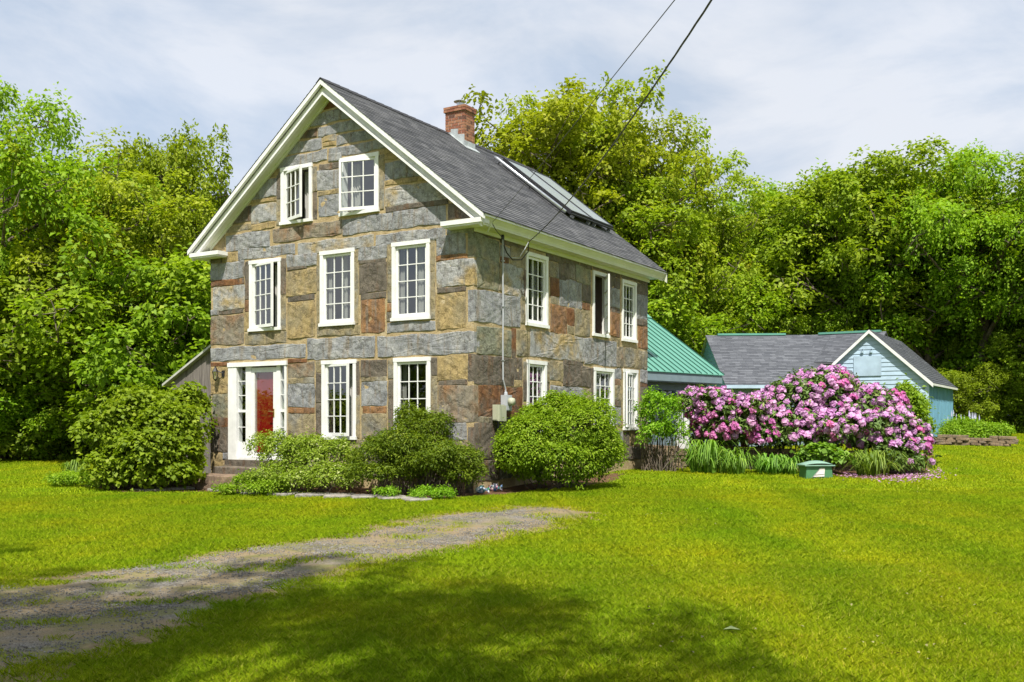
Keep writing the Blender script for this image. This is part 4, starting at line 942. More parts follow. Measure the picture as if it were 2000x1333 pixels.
tag(slab('stone_step', p[0], p[1], .62, 1.9, float(ground(p[0], p[1])) - .05, CAMH + DB - .145, TH, ST['d'], 3), 'dark stone step directly under the white door frame', 'step')
p = dc - rv * .95 + lv * .1
tag(slab('stone_step', p[0], p[1], .8, 2.3, float(ground(p[0], p[1])) - .05, CAMH + DB - .30, TH, stone_mat('brownstone', (.23, .16, .11), (.17, .12, .09), (.26, .2, .14)), 5), 'lower brown stone step leading up to the front door', 'step')
path = tag(bpy.data.objects.new('path', None), None, None, kind='structure'); COL.objects.link(path); path['kind'] = 'structure'
pth = [(300, 958, 1.0), (345, 955, 1.1), (395, 952, 1.1), (440, 958, .9), (500, 964, .9), (560, 966, .9), (615, 968, .95), (665, 970, .9), (715, 972, .95), (765, 974, .9), (812, 977, .85)]
for i, (x, y, s) in enumerate(pth):
    X, Y = onground(x, y); g0 = float(ground(X, Y)); slab('flagstone', X, Y, .8 * s, .62 * s, g0 - .03, g0 + .045, .2 * i, FLAG, 40 + i, path)
def drywall(name, A, B, h, label, seed, courses, taper=0):
    rg = random.Random(seed); A = np.array(A); B = np.array(B); d = B - A; Ln = np.linalg.norm(d); d = d / Ln; a = math.atan2(d[1], d[0])
    root = tag(empty(name, (A[0], A[1], float(ground(A[0], A[1])) - .05), a), label, 'stone wall')
    slope = (float(ground(B[0], B[1])) - float(ground(A[0], A[1]))) / Ln
    z = 0
    for c in range(courses):
        hh = h / courses * rg.uniform(.85, 1.15); x = -rg.uniform(0, .3)
        while x < Ln:
            l = rg.uniform(.18, .62); dp = rg.uniform(.2, .3); off = rg.uniform(-.045, .045)
            if c == courses - 1 and rg.random() < .25: x += l; continue
            o = slab('wall_stone', x + l / 2, dp / 2 - .18 + off, l * .98, dp, 0, hh * rg.uniform(.75, 1.1), rg.uniform(-.08, .08), DRY, seed * 1000 + c * 97 + int(x * 31), root)
            o.location.z = z + slope * (x + l / 2); o.rotation_euler.y = rg.uniform(-.05, .05); x += l
        z += hh
    MB().hexa([(0, .0, -.05), (Ln, .0, slope * Ln - .05), (Ln, .3, slope * Ln - .05), (0, .3, -.05), (0, .0, h * .8), (Ln, .0, slope * Ln + h * .8), (Ln, .3, slope * Ln + h * .8), (0, .3, h * .8)]).build('wall_core', plain('soil_core', (.06, .045, .03), 1), root)
    return root
drywall('retaining_wall', (at(1216, 27.6), 27.6), (at(1420, 26.8), 26.8), .62, 'dry stone retaining wall behind the small open shrub by the house corner', 2, 7)
drywall('retaining_wall', (at(1420, 26.85), 26.85), (at(1745, 25.6), 25.6), .62, 'dry stone retaining wall under the pink rhododendron', 3, 7)
drywall('garden_wall', (at(1812, 35.5), 35.5), (at(1972, 34), 34), .42, 'low dry stone wall in front of the perennial bed at far right', 5, 5)

# ------------------------------------------------------------------ trees
def grow_tree(name, seed, H, R, trunk_h, nlimb, lobe_r, n_spray, per, spray_r, leaf, leafmat, aspect=.62, shape=.5, wob=.3, trunk_r=.24, droop=.15, open_=.0):
    rng = np.random.default_rng(seed); wood = MB(); lobes = []
    top = np.array([rng.normal(0, .3), rng.normal(0, .3), H * .86])
    tp = [np.array([0, 0, -.4]), np.array([0, 0, .4])]
    n = 7
    for i in range(1, n + 1): tp.append(np.array([0, 0, .4]) + (top - np.array([0, 0, .4])) * i / n + rng.normal(0, .16, 3) * np.array([1, 1, .2]) * (i < n))
    rr = [trunk_r * 1.35, trunk_r] + [trunk_r * (1 - .88 * i / n) for i in range(1, n + 1)]
    wood.tube(tp, rr, 8)
    tpa = np.array(tp); tz = tpa[:, 2]
    def trunk_at(z): return np.array([np.interp(z, tz, tpa[:, 0]), np.interp(z, tz, tpa[:, 1]), z])
    for i in range(nlimb):
        f = (i + .5) / nlimb; z0 = trunk_h + (H * .80 - trunk_h) * f ** .9
        azm = i * 2.39996 + rng.normal(0, .35)
        zz = (z0 - trunk_h) / (H - trunk_h)
        env = R * max(.25, math.sin(math.pi * min(1, max(.0, zz * (1 - shape * .4) + .22))) ** .7)
        ln = env * rng.uniform(.75, 1.15); rise = ln * rng.uniform(.35, .85)
        p0 = trunk_at(z0); d = np.array([math.cos(azm), math.sin(azm), 0])
        r0 = trunk_r * (1 - .8 * zz) * .5; pts = [p0]; m = 5
        for j in range(1, m + 1):
            t = j / m; pts.append(p0 + d * ln * t + np.array([0, 0, rise * (t ** .8) - droop * ln * t * t]) + rng.normal(0, .11, 3) * wob * 3 * t)
        wood.tube(pts, [r0 * (1 - .85 * j / m) + .008 for j in range(m + 1)], 6)
        for q in range(5 if i < nlimb - 2 else 3):
            t = rng.uniform(.4, 1.02) if q else 1.0; b = np.array(pts[min(m, int(t * m))])
            s = lobe_r * rng.uniform(.65, 1.2)
            e = b + rng.normal(0, 1, 3) * np.array([.8, .8, .6]) * lobe_r * .95 + np.array([0, 0, .25 * lobe_r])
            wood.tube([b, (b + e) / 2 + rng.normal(0, .1, 3), e], [r0 * .32 + .01, r0 * .2 + .008, .008], 5)
            if rng.random() < .3: lobes.append((*(e + np.array([0, 0, .3 * s])), s * .6, s * .6, s * rng.uniform(.9, 1.3)))
            else: lobes.append((*e, s * rng.uniform(.9, 1.3), s * rng.uniform(.9, 1.3), s * rng.uniform(.5, .75)))
            for w2 in range(2):
                e2 = e + rng.normal(0, 1, 3) * s * .6; wood.tube([e, (e + e2) / 2 + rng.normal(0, .05, 3), e2], [.016, .011, .005], 4)
    for q in range(4):
        s = lobe_r * rng.uniform(.6, 1.0); e = top + rng.normal(0, .7, 3) * lobe_r * np.array([1, 1, .5]); lobes.append((*e, s, s, s * 1.0))
    Vv, Qq, tt = foliage(rng, lobes, n_spray, per, spray_r, leaf, aspect, .6, (.5, 1.22), -.85, .5, .45, .42, .12)
    wm = wood.mesh(name + '_trunk'); wm.materials.append(BARK)
    cm = quads_mesh(name + '_crown', Vv, Qq, tt, leafmat)
    return dict(H=H, wood=wm, crown=cm)
T = {
 'broad': grow_tree('broad_tree', 1, 13, 4.3, 1.8, 24, .88, 1750, 24, .46, .20, LF_GREEN),
 'broad2': grow_tree('broad_tree_b', 2, 13, 4.1, 2.2, 23, .9, 1700, 24, .46, .20, LF_GREEN, .62, .3),
 'airy': grow_tree('airy_tree', 3, 14, 3.5, 3.0, 21, .72, 1100, 22, .42, .19, LF_OLIVE, .6, .2, .35, .2, .02),
 'airy2': grow_tree('airy_tree_b', 4, 14, 3.8, 3.2, 22, .75, 1150, 22, .44, .19, LF_OLIVE, .6, .3, .35, .2, .02),
 'limby': grow_tree('limby_tree', 5, 13, 5.2, 3.4, 20, .85, 1500, 22, .48, .18, LF_GREEN, .58, .6, .5, .26, .25),
 'bush': grow_tree('bush_tree', 6, 6, 2.7, .35, 16, .8, 950, 24, .42, .19, LF_LILAC, .66, .7, .4, .09, .2),
 'bush2': grow_tree('bush_tree_b', 8, 5, 2.6, .25, 15, .75, 900, 24, .40, .17, LF_GREEN, .62, .8, .4, .08, .25),
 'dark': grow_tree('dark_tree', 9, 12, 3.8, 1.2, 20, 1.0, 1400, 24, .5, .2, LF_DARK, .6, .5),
}
def tree(kind, name, x, top, Z, wscale, rot, label, group=None, X=None, H=None, mat=None):
    X = at(x, Z) if X is None else X
    g = float(ground(X, Z)); h = (YH - top) * Z / FPX + CAMH - g if H is None else H
    k = h / (T[kind]['H'] * .985); o = empty(name, (X, Z, g), rot)
    tag(o, label, 'tree' if 'tree' in name else 'shrub', group)
    o.scale = (k * wscale, k * wscale, k)
    link('trunk', T[kind]['wood'], None, o)
    if mat is None: link('crown', T[kind]['crown'], None, o)
    else:
        c = link('crown', T[kind]['crown'], None, o); c.material_slots[0].link = 'OBJECT'; c.material_slots[0].material = mat
    return o
BG = 'trees of the wood behind the buildings'
# left of the house
tree('limby', 'large_tree', -5, 140, 33.5, .8, .4, 'large tree at the far left with bare crooked limbs showing through')
tree('broad', 'maple_tree', 325, 250, 37, .66, 2.1, 'rounded green tree just left of the white gable')
tree('airy2', 'birch_tree', 205, 318, 33, 1.15, 1.2, 'pale loose tree between the large left tree and the gable')
tree('broad2', 'leafy_tree', 90, 330, 44, 1.0, .5, 'green tree seen behind the large limby tree at left')
tree('broad', 'leafy_tree', 270, 330, 50, 1.0, 4.5, 'green tree farther back between the birch and the maple', None)
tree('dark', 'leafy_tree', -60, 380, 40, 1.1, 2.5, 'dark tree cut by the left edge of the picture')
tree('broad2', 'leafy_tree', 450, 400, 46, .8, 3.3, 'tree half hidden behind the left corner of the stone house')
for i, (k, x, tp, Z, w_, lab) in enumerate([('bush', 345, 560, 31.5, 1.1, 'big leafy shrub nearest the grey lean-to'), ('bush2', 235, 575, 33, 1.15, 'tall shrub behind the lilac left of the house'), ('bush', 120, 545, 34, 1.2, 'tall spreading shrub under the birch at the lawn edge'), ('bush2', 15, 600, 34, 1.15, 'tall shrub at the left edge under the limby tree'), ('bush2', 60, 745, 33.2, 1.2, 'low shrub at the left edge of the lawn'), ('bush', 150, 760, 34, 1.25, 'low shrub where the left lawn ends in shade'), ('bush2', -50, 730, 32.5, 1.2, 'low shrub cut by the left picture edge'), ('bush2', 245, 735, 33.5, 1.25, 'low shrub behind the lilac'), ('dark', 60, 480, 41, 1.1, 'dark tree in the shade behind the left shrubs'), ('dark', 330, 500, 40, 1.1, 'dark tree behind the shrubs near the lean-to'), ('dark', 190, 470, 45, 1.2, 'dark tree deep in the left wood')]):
    tree(k, 'woodland_shrub' if k != 'dark' else 'dark_tree', x, tp, Z, w_, i * 1.7, lab, 'shrubs and trees along the left lawn edge')
# behind the house and the barn
for i, (k, x, tp, Z, w_, lab) in enumerate([
 ('airy', 1005, 192, 44, 1.1, 'olive-green tree just right of the brick chimney'), ('airy2', 1112, 185, 46, .9, 'tallest olive-green tree above the solar collectors'), ('airy', 1230, 195, 46, .9, 'tall olive-green tree crossed by the overhead cable'),
 ('airy2', 1325, 290, 48, .9, 'olive tree stepping down right of the cable'), ('airy', 1415, 395, 54, 1.0, 'slender loose tree with sky on its right side'), ('broad2', 1190, 345, 46, 1.1, 'green tree directly behind the rear roof corner'), ('broad', 1300, 420, 50, 1.05, 'green tree above the green metal roof'),
 ('broad2', 1395, 470, 56, 1.0, 'bright green tree left of the grey shingled roof'), ('airy2', 1490, 415, 57, 1.1, 'yellow-green tree above the middle of the shingled roof'), ('dark', 1545, 378, 56, 1.0, 'dark distant treetop in the dip of the skyline'), ('broad', 1625, 345, 52, .95, 'left shoulder of the big tree mass behind the barn'),
 ('broad2', 1715, 305, 51, 1.15, 'biggest broad tree behind the blue gable'), ('broad', 1815, 385, 50, 1.05, 'broad tree right of the blue gable'), ('limby', 1925, 268, 48, .85, 'tall open tree at the right edge with sky between its limbs'), ('broad', 2060, 320, 49, 1.1, 'tree cut by the right picture edge'),
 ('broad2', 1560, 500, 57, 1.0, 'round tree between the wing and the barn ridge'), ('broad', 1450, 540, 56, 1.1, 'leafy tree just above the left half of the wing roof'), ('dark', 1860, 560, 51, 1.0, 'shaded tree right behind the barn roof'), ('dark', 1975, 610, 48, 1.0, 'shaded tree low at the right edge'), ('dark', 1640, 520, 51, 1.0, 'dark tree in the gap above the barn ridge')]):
    tree(k, 'woodland_tree', x, tp, Z, w_, i * 2.3 + .3, lab, BG)
for i, x in enumerate([60, 180, 330, 500, 980, 1090, 1200, 1310, 1430, 1540, 1660, 1770, 1880, 2000]):
    tree(['dark', 'broad', 'dark', 'broad2'][i % 4], 'far_tree', x, 430 + 25 * math.sin(i * 2.1), 64 + 3 * math.cos(i * 1.7), 1.25, i * 1.9, 'tree of the back row closing the wood behind the front trees', 'back row of the wood')
for i, (x, tp, Z) in enumerate([(1875, 745, 46), (1925, 760, 47), (1985, 750, 47), (2040, 740, 46), (1300, 640, 45), (1335, 620, 50)]):
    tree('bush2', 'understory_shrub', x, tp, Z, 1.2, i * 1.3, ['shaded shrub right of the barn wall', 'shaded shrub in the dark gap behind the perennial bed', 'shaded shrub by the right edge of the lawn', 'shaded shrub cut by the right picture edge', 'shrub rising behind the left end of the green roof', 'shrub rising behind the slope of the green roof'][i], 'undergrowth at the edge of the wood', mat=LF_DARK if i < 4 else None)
# trees standing behind and beside the photographer: they shade the near lawn and show in the panes
tree('limby', 'shade_tree', 0, 0, -1.9, .44, .8, 'tall tree behind the viewpoint whose shade falls on the near lawn', None, X=-2.0, H=19.5)
tree('airy', 'shade_tree', 0, 0, -.5, .6, 2.8, 'second tree behind the viewpoint shading the drive', None, X=-7.2, H=18)
for i, (X, Zz, h) in enumerate([(-30, 10, 7), (-27, 2, 7.5), (-33, 20, 7), (-26, -8, 8)]):
    tree('bush' if i % 2 else 'broad', 'hedgerow_tree', 0, 0, Zz, 1.3, i, 'hedgerow tree left of the viewpoint, outside the picture', 'hedgerow trees left of the viewpoint', X=X, H=h)
for i, (X, Zz, h) in enumerate([(29, 36, 12), (34, 30, 11), (27, 44, 13)]):
    tree('broad', 'field_tree', 0, 0, Zz, 1.1, i + .5, 'tree right of the picture seen only in the side windows', 'trees right of the picture', X=X, H=h)

# ------------------------------------------------------------------ shrubs and flowers near the house
def shrub(name, label, lobes_px, n_spray, per, spray_r, leaf, mat, aspect=.6, stems=6, up=.6, seed=1, depth=None, cat='shrub', jit=.4, shell=(.62, 1.1), flat=.5, zmin=-.6, droop=0., lumps=7):
    """lobes_px: (x, y, Z, rx_px, ry_px, depth radius in metres)"""
    rng = np.random.default_rng(seed); Ls = []
    for x, y, Z, rx, ry, rd_ in lobes_px:
        Ls.append((at(x, Z), Z, CAMH + (YH - y) * Z / FPX, rx * Z / FPX, rd_, ry * Z / FPX))
    if lumps:
        ex = []
        for q in Ls:
            for _ in range(lumps):
                d = rng.normal(size=3); d /= np.linalg.norm(d); d[2] = abs(d[2]) * .9 - .1; d[1] = -abs(d[1]) if rng.random() < .7 else d[1]
                f_ = rng.uniform(.22, .5); ex.append((q[0] + d[0] * q[3] * .88, q[1] + d[1] * q[4] * .88, q[2] + d[2] * q[5] * .9, q[3] * f_ * 1.15, q[4] * f_, q[5] * f_))
        Ls = [(q[0], q[1], q[2], q[3] * .82, q[4] * .82, q[5] * .82) for q in Ls] + ex
    nmain = len(lobes_px)
    Ls = np.array(Ls); bx, by = Ls[:, 0].mean(), Ls[:, 1].mean(); bz_ = float(ground(bx, by))
    o = tag(empty(name, (bx, by, bz_)), label, cat)
    Ls[:, 0] -= bx; Ls[:, 1] -= by; Ls[:, 2] -= bz_
    Vv, Qq, tt = foliage(rng, Ls, n_spray, per, spray_r, leaf, aspect, up, shell, zmin, flat, .15, jit, droop)
    lift = Vv.reshape(-1, 4, 3)[:, :, 2].min(1) > .005
    Vr = Vv.reshape(-1, 4, 3)[lift].reshape(-1, 3); link('foliage', quads_mesh(name + '_foliage', Vr, np.arange(len(Vr)).reshape(-1, 4), tt[lift], mat), None, o)
    m = MB()
    for q in Ls[:nmain]:
        for s in range(stems):
            b = np.array([q[0] * .75 + rng.normal(0, .12), q[1] * .75 + rng.normal(0, .1), -.03]); e = q[:3] + rng.normal(0, .45, 3) * q[3:]
            m.tube([b, (b + e) / 2 + rng.normal(0, .06, 3), e], [.014, .011, .004], 5)
    m.build('stem', BARK, o)
    return o, Ls
shrub('lilac_shrub', 'large loose lilac with heart-shaped leaves left of the front door', [(290, 815, 23.0, 82, 62, 1.0), (235, 850, 22.8, 62, 55, .9), (338, 850, 22.8, 58, 70, .9), (300, 890, 22.4, 95, 58, .9), (375, 800, 23.3, 40, 42, .5), (250, 905, 22.2, 60, 40, .7), (365, 895, 22.3, 30, 45, .5), (290, 930, 22.0, 80, 26, .6), (330, 930, 22.0, 50, 24, .5), (225, 930, 22.1, 40, 22, .5)], 1050, 18, .22, .115, LF_LILAC, .78, 7, .6, 11)
shrub('variegated_shrub', 'pale yellow-green variegated shrub between the door and the yew', [(545, 895, 21.6, 50, 50, .6), (600, 905, 21.2, 60, 48, .6), (655, 900, 21.0, 55, 46, .6), (560, 935, 20.9, 70, 26, .5), (640, 935, 20.6, 70, 28, .5)], 1100, 16, .14, .06, LF_VARI, .5, 6, .5, 12)
shrub('low_shrub', 'low spreading green shrub at the foot of the door step', [(490, 946, 21.0, 38, 16, .45), (440, 956, 20.8, 26, 8, .3), (530, 952, 20.7, 45, 15, .4)], 400, 14, .12, .055, LF_ROUND, .5, 3, .5, 13)
shrub('yew_shrub', 'dark green spreading yew under the right front window', [(735, 895, 20.4, 55, 45, .7), (800, 890, 20.0, 70, 48, .8), (865, 900, 19.7, 58, 45, .7), (840, 840, 20.2, 48, 36, .4), (795, 830, 20.5, 28, 34, .3), (905, 925, 19.5, 32, 28, .4), (760, 925, 19.9, 65, 22, .5)], 1500, 18, .14, .07, LF_YEW, .36, 7, .5, 14, jit=.5)
shrub('round_bush', 'big rounded bright green bush at the side wall', [(1095, 862, 20.95, 100, 82, 1.05), (1085, 830, 21.0, 72, 66, .8), (1150, 885, 21.0, 62, 62, .8), (1035, 880, 20.6, 58, 66, .8), (1095, 905, 20.4, 95, 46, .9)], 2600, 20, .15, .062, LF_ROUND, .5, 6, .75, 15, jit=.35, shell=(.8, 1.07), flat=.35, zmin=-.95)
shrub('open_shrub', 'small airy shrub with bare lower stems at the house corner', [(1282, 796, 26.0, 30, 32, .5), (1262, 822, 26.0, 20, 28, .4), (1312, 815, 25.8, 24, 34, .4), (1285, 845, 25.8, 36, 20, .4), (1325, 850, 25.7, 18, 22, .3), (1258, 862, 25.8, 14, 14, .3)], 300, 16, .16, .08, LF_ROUND, .5, 9, .5, 16)
shrub('young_tree_shrub', 'light green young shrub right of the rhododendron before the barn corner', [(1778, 800, 29.0, 30, 34, .6), (1765, 775, 29.2, 20, 24, .4), (1790, 830, 28.8, 22, 30, .4)], 260, 14, .22, .13, LF_LILAC, .5, 6, .6, 17)
shrub('ground_cover', 'low green ground cover left of the owl figure', [(840, 966, 19.0, 40, 12, .3), (870, 965, 18.9, 22, 10, .25), (760, 962, 19.3, 25, 8, .2)], 260, 12, .09, .045, LF_ROUND, .5, 1, .7, 18, cat='plant')
shrub('ground_cover', 'low mixed ground cover at the left end of the front bed', [(160, 935, 23.0, 45, 14, .6), (125, 938, 23.2, 26, 12, .4), (205, 940, 22.6, 40, 12, .4)], 330, 12, .11, .06, LF_GREEN, .5, 1, .7, 19, cat='plant')
shrub('hosta', 'broad leaved plant directly behind the green box', [(1612, 888, 24.9, 34, 20, .35), (1575, 892, 25.0, 22, 14, .3), (1640, 898, 24.8, 16, 12, .25)], 90, 9, .15, .16, LF_LILY, .8, 2, .8, 20, cat='plant')
shrub('perennial_clump', 'mounded yellow-green perennials behind the far right stone wall', [(1875, 842, 36.5, 34, 24, .8), (1920, 848, 36, 42, 20, .8), (1855, 850, 36, 18, 20, .6), (1895, 858, 35.8, 60, 18, .7)], 750, 16, .22, .09, LF_ROUND, .4, 3, .5, 22, cat='plant', zmin=-.95)
# pale flower spikes rising from the perennials
rng = np.random.default_rng(5)
sp = tag(empty('flower_spikes', (at(1885, 36.8), 36.8, float(ground(at(1885, 36.8), 36.8)))), 'pale lavender flower spikes standing above the right hand bed', 'flowers')
for i in range(16):
    x = rng.uniform(-.9, .6); y = rng.uniform(-.3, .5); h = rng.uniform(.95, 1.25)
    m = MB(); m.tube([(x, y, 0), (x + .02, y, h * .7), (x + .03, y, h)], [.012, .01, .004], 5); m.build('stalk', LF_GREEN, sp)
    MB().lathe([(.0, .0), (.03, .02), (.022, .12), (.012, .2), (0, .26)], (x + .03, y, h - .22), 6).build('flower_head', plain('lavender_petal', (.42, .42, .55), .8) if i == 0 else bpy.data.materials['lavender_petal'], sp)

# rhododendron: leaves, flower trusses
def rhododendron():
    lob = [(1395, 800, 26.6, 55, 45, .9), (1450, 815, 26.3, 70, 48, 1.0), (1540, 800, 26.6, 80, 52, 1.2), (1610, 785, 27.0, 78, 58, 1.2), (1690, 800, 26.6, 72, 52, 1.1), (1735, 835, 26.0, 52, 45, .9), (1640, 830, 26.0, 95, 36, .9), (1785, 868, 25.6, 32, 42, .6), (1770, 905, 25.1, 34, 26, .5), (1365, 795, 26.8, 30, 34, .6), (1500, 838, 26.1, 85, 28, .7), (1585, 752, 27.2, 38, 24, .6), (1420, 842, 26.0, 65, 26, .6), (1520, 852, 25.9, 70, 24, .6), (1610, 852, 25.9, 70, 22, .6), (1700, 852, 25.8, 60, 30, .6), (1755, 880, 25.4, 45, 40, .6), (1400, 850, 27.4, 60, 40, .5), (1500, 850, 27.5, 70, 40, .5), (1620, 850, 27.5, 80, 40, .5), (1710, 850, 27.4, 60, 40, .5)]
    o, Ls = shrub('rhododendron', 'huge rhododendron covered in pink flowers in front of the blue barn', lob, 2900, 12, .19, .15, LF_RHODO, .34, 5, .45, 23, shell=(.72, 1.02), zmin=-.9, lumps=6)
    rng = np.random.default_rng(77); meshes = []
    for mi, mat in enumerate((PETAL, PETAL2, PETAL3, PETAL)):
        n = 34; d = unit(rng.normal(size=(n, 3)) + np.array([0, 0, .75])); d[:, 2] = np.abs(d[:, 2]) * .9 + .02
        c = d * .085 * rng.uniform(.8, 1.2, (n, 1)); nr = unit(d + rng.normal(0, .35, (n, 3))); ax = unit(np.cross(nr, rng.normal(size=(n, 3))))
        s = rng.uniform(.07, .105, n); V1, Q1 = leaves_arrays(c, ax, nr, s, s * .9, -.12)
        meshes.append(quads_mesh('flower_cluster', V1, Q1, rng.random(n), mat))
    area = (Ls[:, 3] * Ls[:, 4] * Ls[:, 5]) ** (2 / 3.); pts = []
    tries = 0
    while len(pts) < 640 and tries < 30000:
        tries += 1; q = Ls[rng.choice(len(Ls), p=area / area.sum())]; d = rng.normal(size=3); d /= np.linalg.norm(d)
        if d[2] < -.55 or d[1] > .45: continue
        p = q[:3] + d * q[3:] * rng.uniform(.98, 1.1)
        if p[2] < .12 or (p[2] < .75 and rng.random() < .6) or any((((p - r[:3]) / r[3:]) ** 2).sum() < .86 for r in Ls): continue
        if any(((p - a[0]) ** 2).sum() < .128 ** 2 for a in pts): continue
        pts.append((p, d / q[3:]))
    pts.sort(key=lambda a: a[0][1]); rest = []
    for i, (p, d) in enumerate(pts):
        wx = p[0] + o.location.x; pal = rng.random()
        mi = 1 if (pal < .5 and wx < at(1500, 26.3) and p[2] < 1.5) else (2 if pal < .18 else int(rng.integers(0, 4)))
        dv = Vector(d).normalized() * .8 + Vector((0, 0, .45)); rot = dv.to_track_quat('Z', 'Y').to_euler(); sc = rng.uniform(.85, 1.4)
        if i < 300:
            c = link('flower_cluster', meshes[mi], None, o); c.location = p; c.rotation_euler = rot; c.scale = (sc,) * 3
        else: rest.append((p, rot, sc, mi))
    me = {}
    for mi in range(4):
        R = [r for r in rest if r[3] == mi]
        if not R: continue
        src = np.empty(len(meshes[mi].vertices) * 3, np.float32); meshes[mi].vertices.foreach_get('co', src); src = src.reshape(-1, 3)
        VV = []
        for p, rot, sc, _ in R:
            M = np.array(rot.to_matrix()) * sc; VV.append(src @ M.T + p)
        VV = np.concatenate(VV); nq = len(VV) // 4
        q = link('far_flower_clusters', quads_mesh('far_flowers', VV, np.arange(nq * 4).reshape(-1, 4), rng.random(nq), (PETAL, PETAL2, PETAL3, PETAL)[mi]), None, o); q['kind'] = 'stuff'
    # fallen petals
    n = 420; t = rng.random(n); xx = np.interp(t, [0, .3, 1], [1640, 1740, 1835]); yy = np.interp(t, [0, .3, 1], [928, 938, 928]) + rng.normal(0, 5, n)
    G = np.array([onground(a + rng.normal(0, 14), b) for a, b in zip(xx, yy)]); c = np.column_stack([G, ground(G[:, 0], G[:, 1]) + .05])
    V1, Q1 = leaves_arrays(c, rng.normal(size=(n, 3)) * np.array([1, 1, .1]), unit(np.array([[0, 0, 1.]]) + rng.normal(0, .3, (n, 3))), rng.uniform(.04, .07, n), rng.uniform(.035, .06, n))
    tag(link('fallen_petals', quads_mesh('fallen_petals', V1, Q1, rng.random(n), PETAL3)), 'scatter of fallen pink petals on the grass below the rhododendron', 'petals', kind='stuff')
rhododendron()
# strap-leaved clumps
def lily(label, x, y, Z, rx, h, n, seed, name='daylily'):
    rng = np.random.default_rng(seed); X = at(x, Z); g = float(ground(X, Z)); o = tag(empty(name, (X, Z, g)), label, 'plant'); V, Q, Tt = [], [], []
    for i in range(n):
        a = rng.uniform(0, 2 * math.pi); r0 = rng.uniform(0, rx * .45); b = np.array([r0 * math.cos(a + 1), r0 * math.sin(a + 1) * .7, 0]); L_b = h * rng.uniform(.55, 1.25); reach = rx * rng.uniform(.25, 1.05)
        d = np.array([math.cos(a), math.sin(a), 0]); sd = np.array([-d[1], d[0], 0]); w0 = rng.uniform(.011, .022); k0 = len(V); seg = 6
        for j in range(seg + 1):
            t = j / seg; p = b + d * reach * t ** 1.3 + np.array([0, 0, L_b * (1.75 * t - 1.55 * t ** 2.1)]); ww = w0 * (1 - t ** 2.5) + .002
            V += [p - sd * ww, p + sd * ww]
        tn = rng.random()
        for j in range(seg): Q.append((k0 + 2 * j, k0 + 2 * j + 1, k0 + 2 * j + 3, k0 + 2 * j + 2)); Tt.append(tn)
    link('foliage', quads_mesh('strap_leaves', V, Q, Tt, LF_LILY), None, o); return o
lily('large arching daylily clump beside the retaining wall, left of the others', 1375, 905, 25.2, .85, 1.35, 150, 31)
lily('arching daylily clump at the right flank of the largest clump', 1430, 907, 25.0, .7, 1.05, 110, 32)
lily('low daylily clump in the middle of the bed', 1500, 908, 25.0, .6, .85, 100, 33)
lily('low daylily clump just left of the green box', 1540, 910, 24.9, .55, .75, 90, 34)
lily('arching daylily clump right of the green box', 1705, 925, 24.4, .85, 1.0, 150, 35)
lily('upright blue-green iris clump at the left end of the front bed', 145, 930, 23.4, .35, .9, 110, 36, 'iris')

# green box on the lawn
def green_box():
    Z = 24.0; X = at(1593, Z); g = float(ground(X, Z)); o = tag(empty('green_box', (X, Z, g), .12), 'green plastic utility box with domed lid on the lawn', 'utility box')
    gm = plain('green_plastic', (.06, .17, .075), .45, .1, 6, .4, .05); gl = plain('green_plastic_lid', (.20, .33, .26), .4, .1, 6, .4, .05)
    m = MB(); n = 1
    m.hexa([(-.34, -.22, -.05), (.34, -.22, -.05), (.34, .22, -.05), (-.34, .22, -.05), (-.31, -.20, .30), (.31, -.20, .30), (.31, .20, .30), (-.31, .20, .30)]); m.build('body', gm, o)
    m = MB(); V, F = [], []; nx_, ny_ = 14, 8
    for j in range(ny_ + 1):
        for i in range(nx_ + 1):
            u, v = i / nx_ * 2 - 1, j / ny_ * 2 - 1; V.append((u * .37, v * .26, .325 + .10 * (1 - u * u) ** .8 * (1 - .6 * v * v)))
    for j in range(ny_):
        for i in range(nx_): a = j * (nx_ + 1) + i; F.append((a, a + 1, a + nx_ + 2, a + nx_ + 1))
    m.add(V, F); m.box(-.375, .375, -.265, .265, .30, .327); m.build('lid', gl, o)
    m = MB(); m.add([(-.17, -.222, .04), (.12, -.222, .05), (.14, -.213, .25), (.03, -.212, .26)], [(0, 1, 2, 3)]); m.build('sign_plate', plain('faded_sign', (.62, .58, .55), .6), o)
    m = MB(); m.tube([(-.17, -.228, .04), (.03, -.22, .26), (.14, -.22, .255)], .007, 5); m.tube([(-.12, -.226, .09), (.12, -.224, .11)], .006, 5); m.tube([(-.17, -.228, .04), (.12, -.228, .05)], .006, 5); m.build('sign_mark', plain('sign_grey', (.25, .25, .25), .6), o)
green_box()

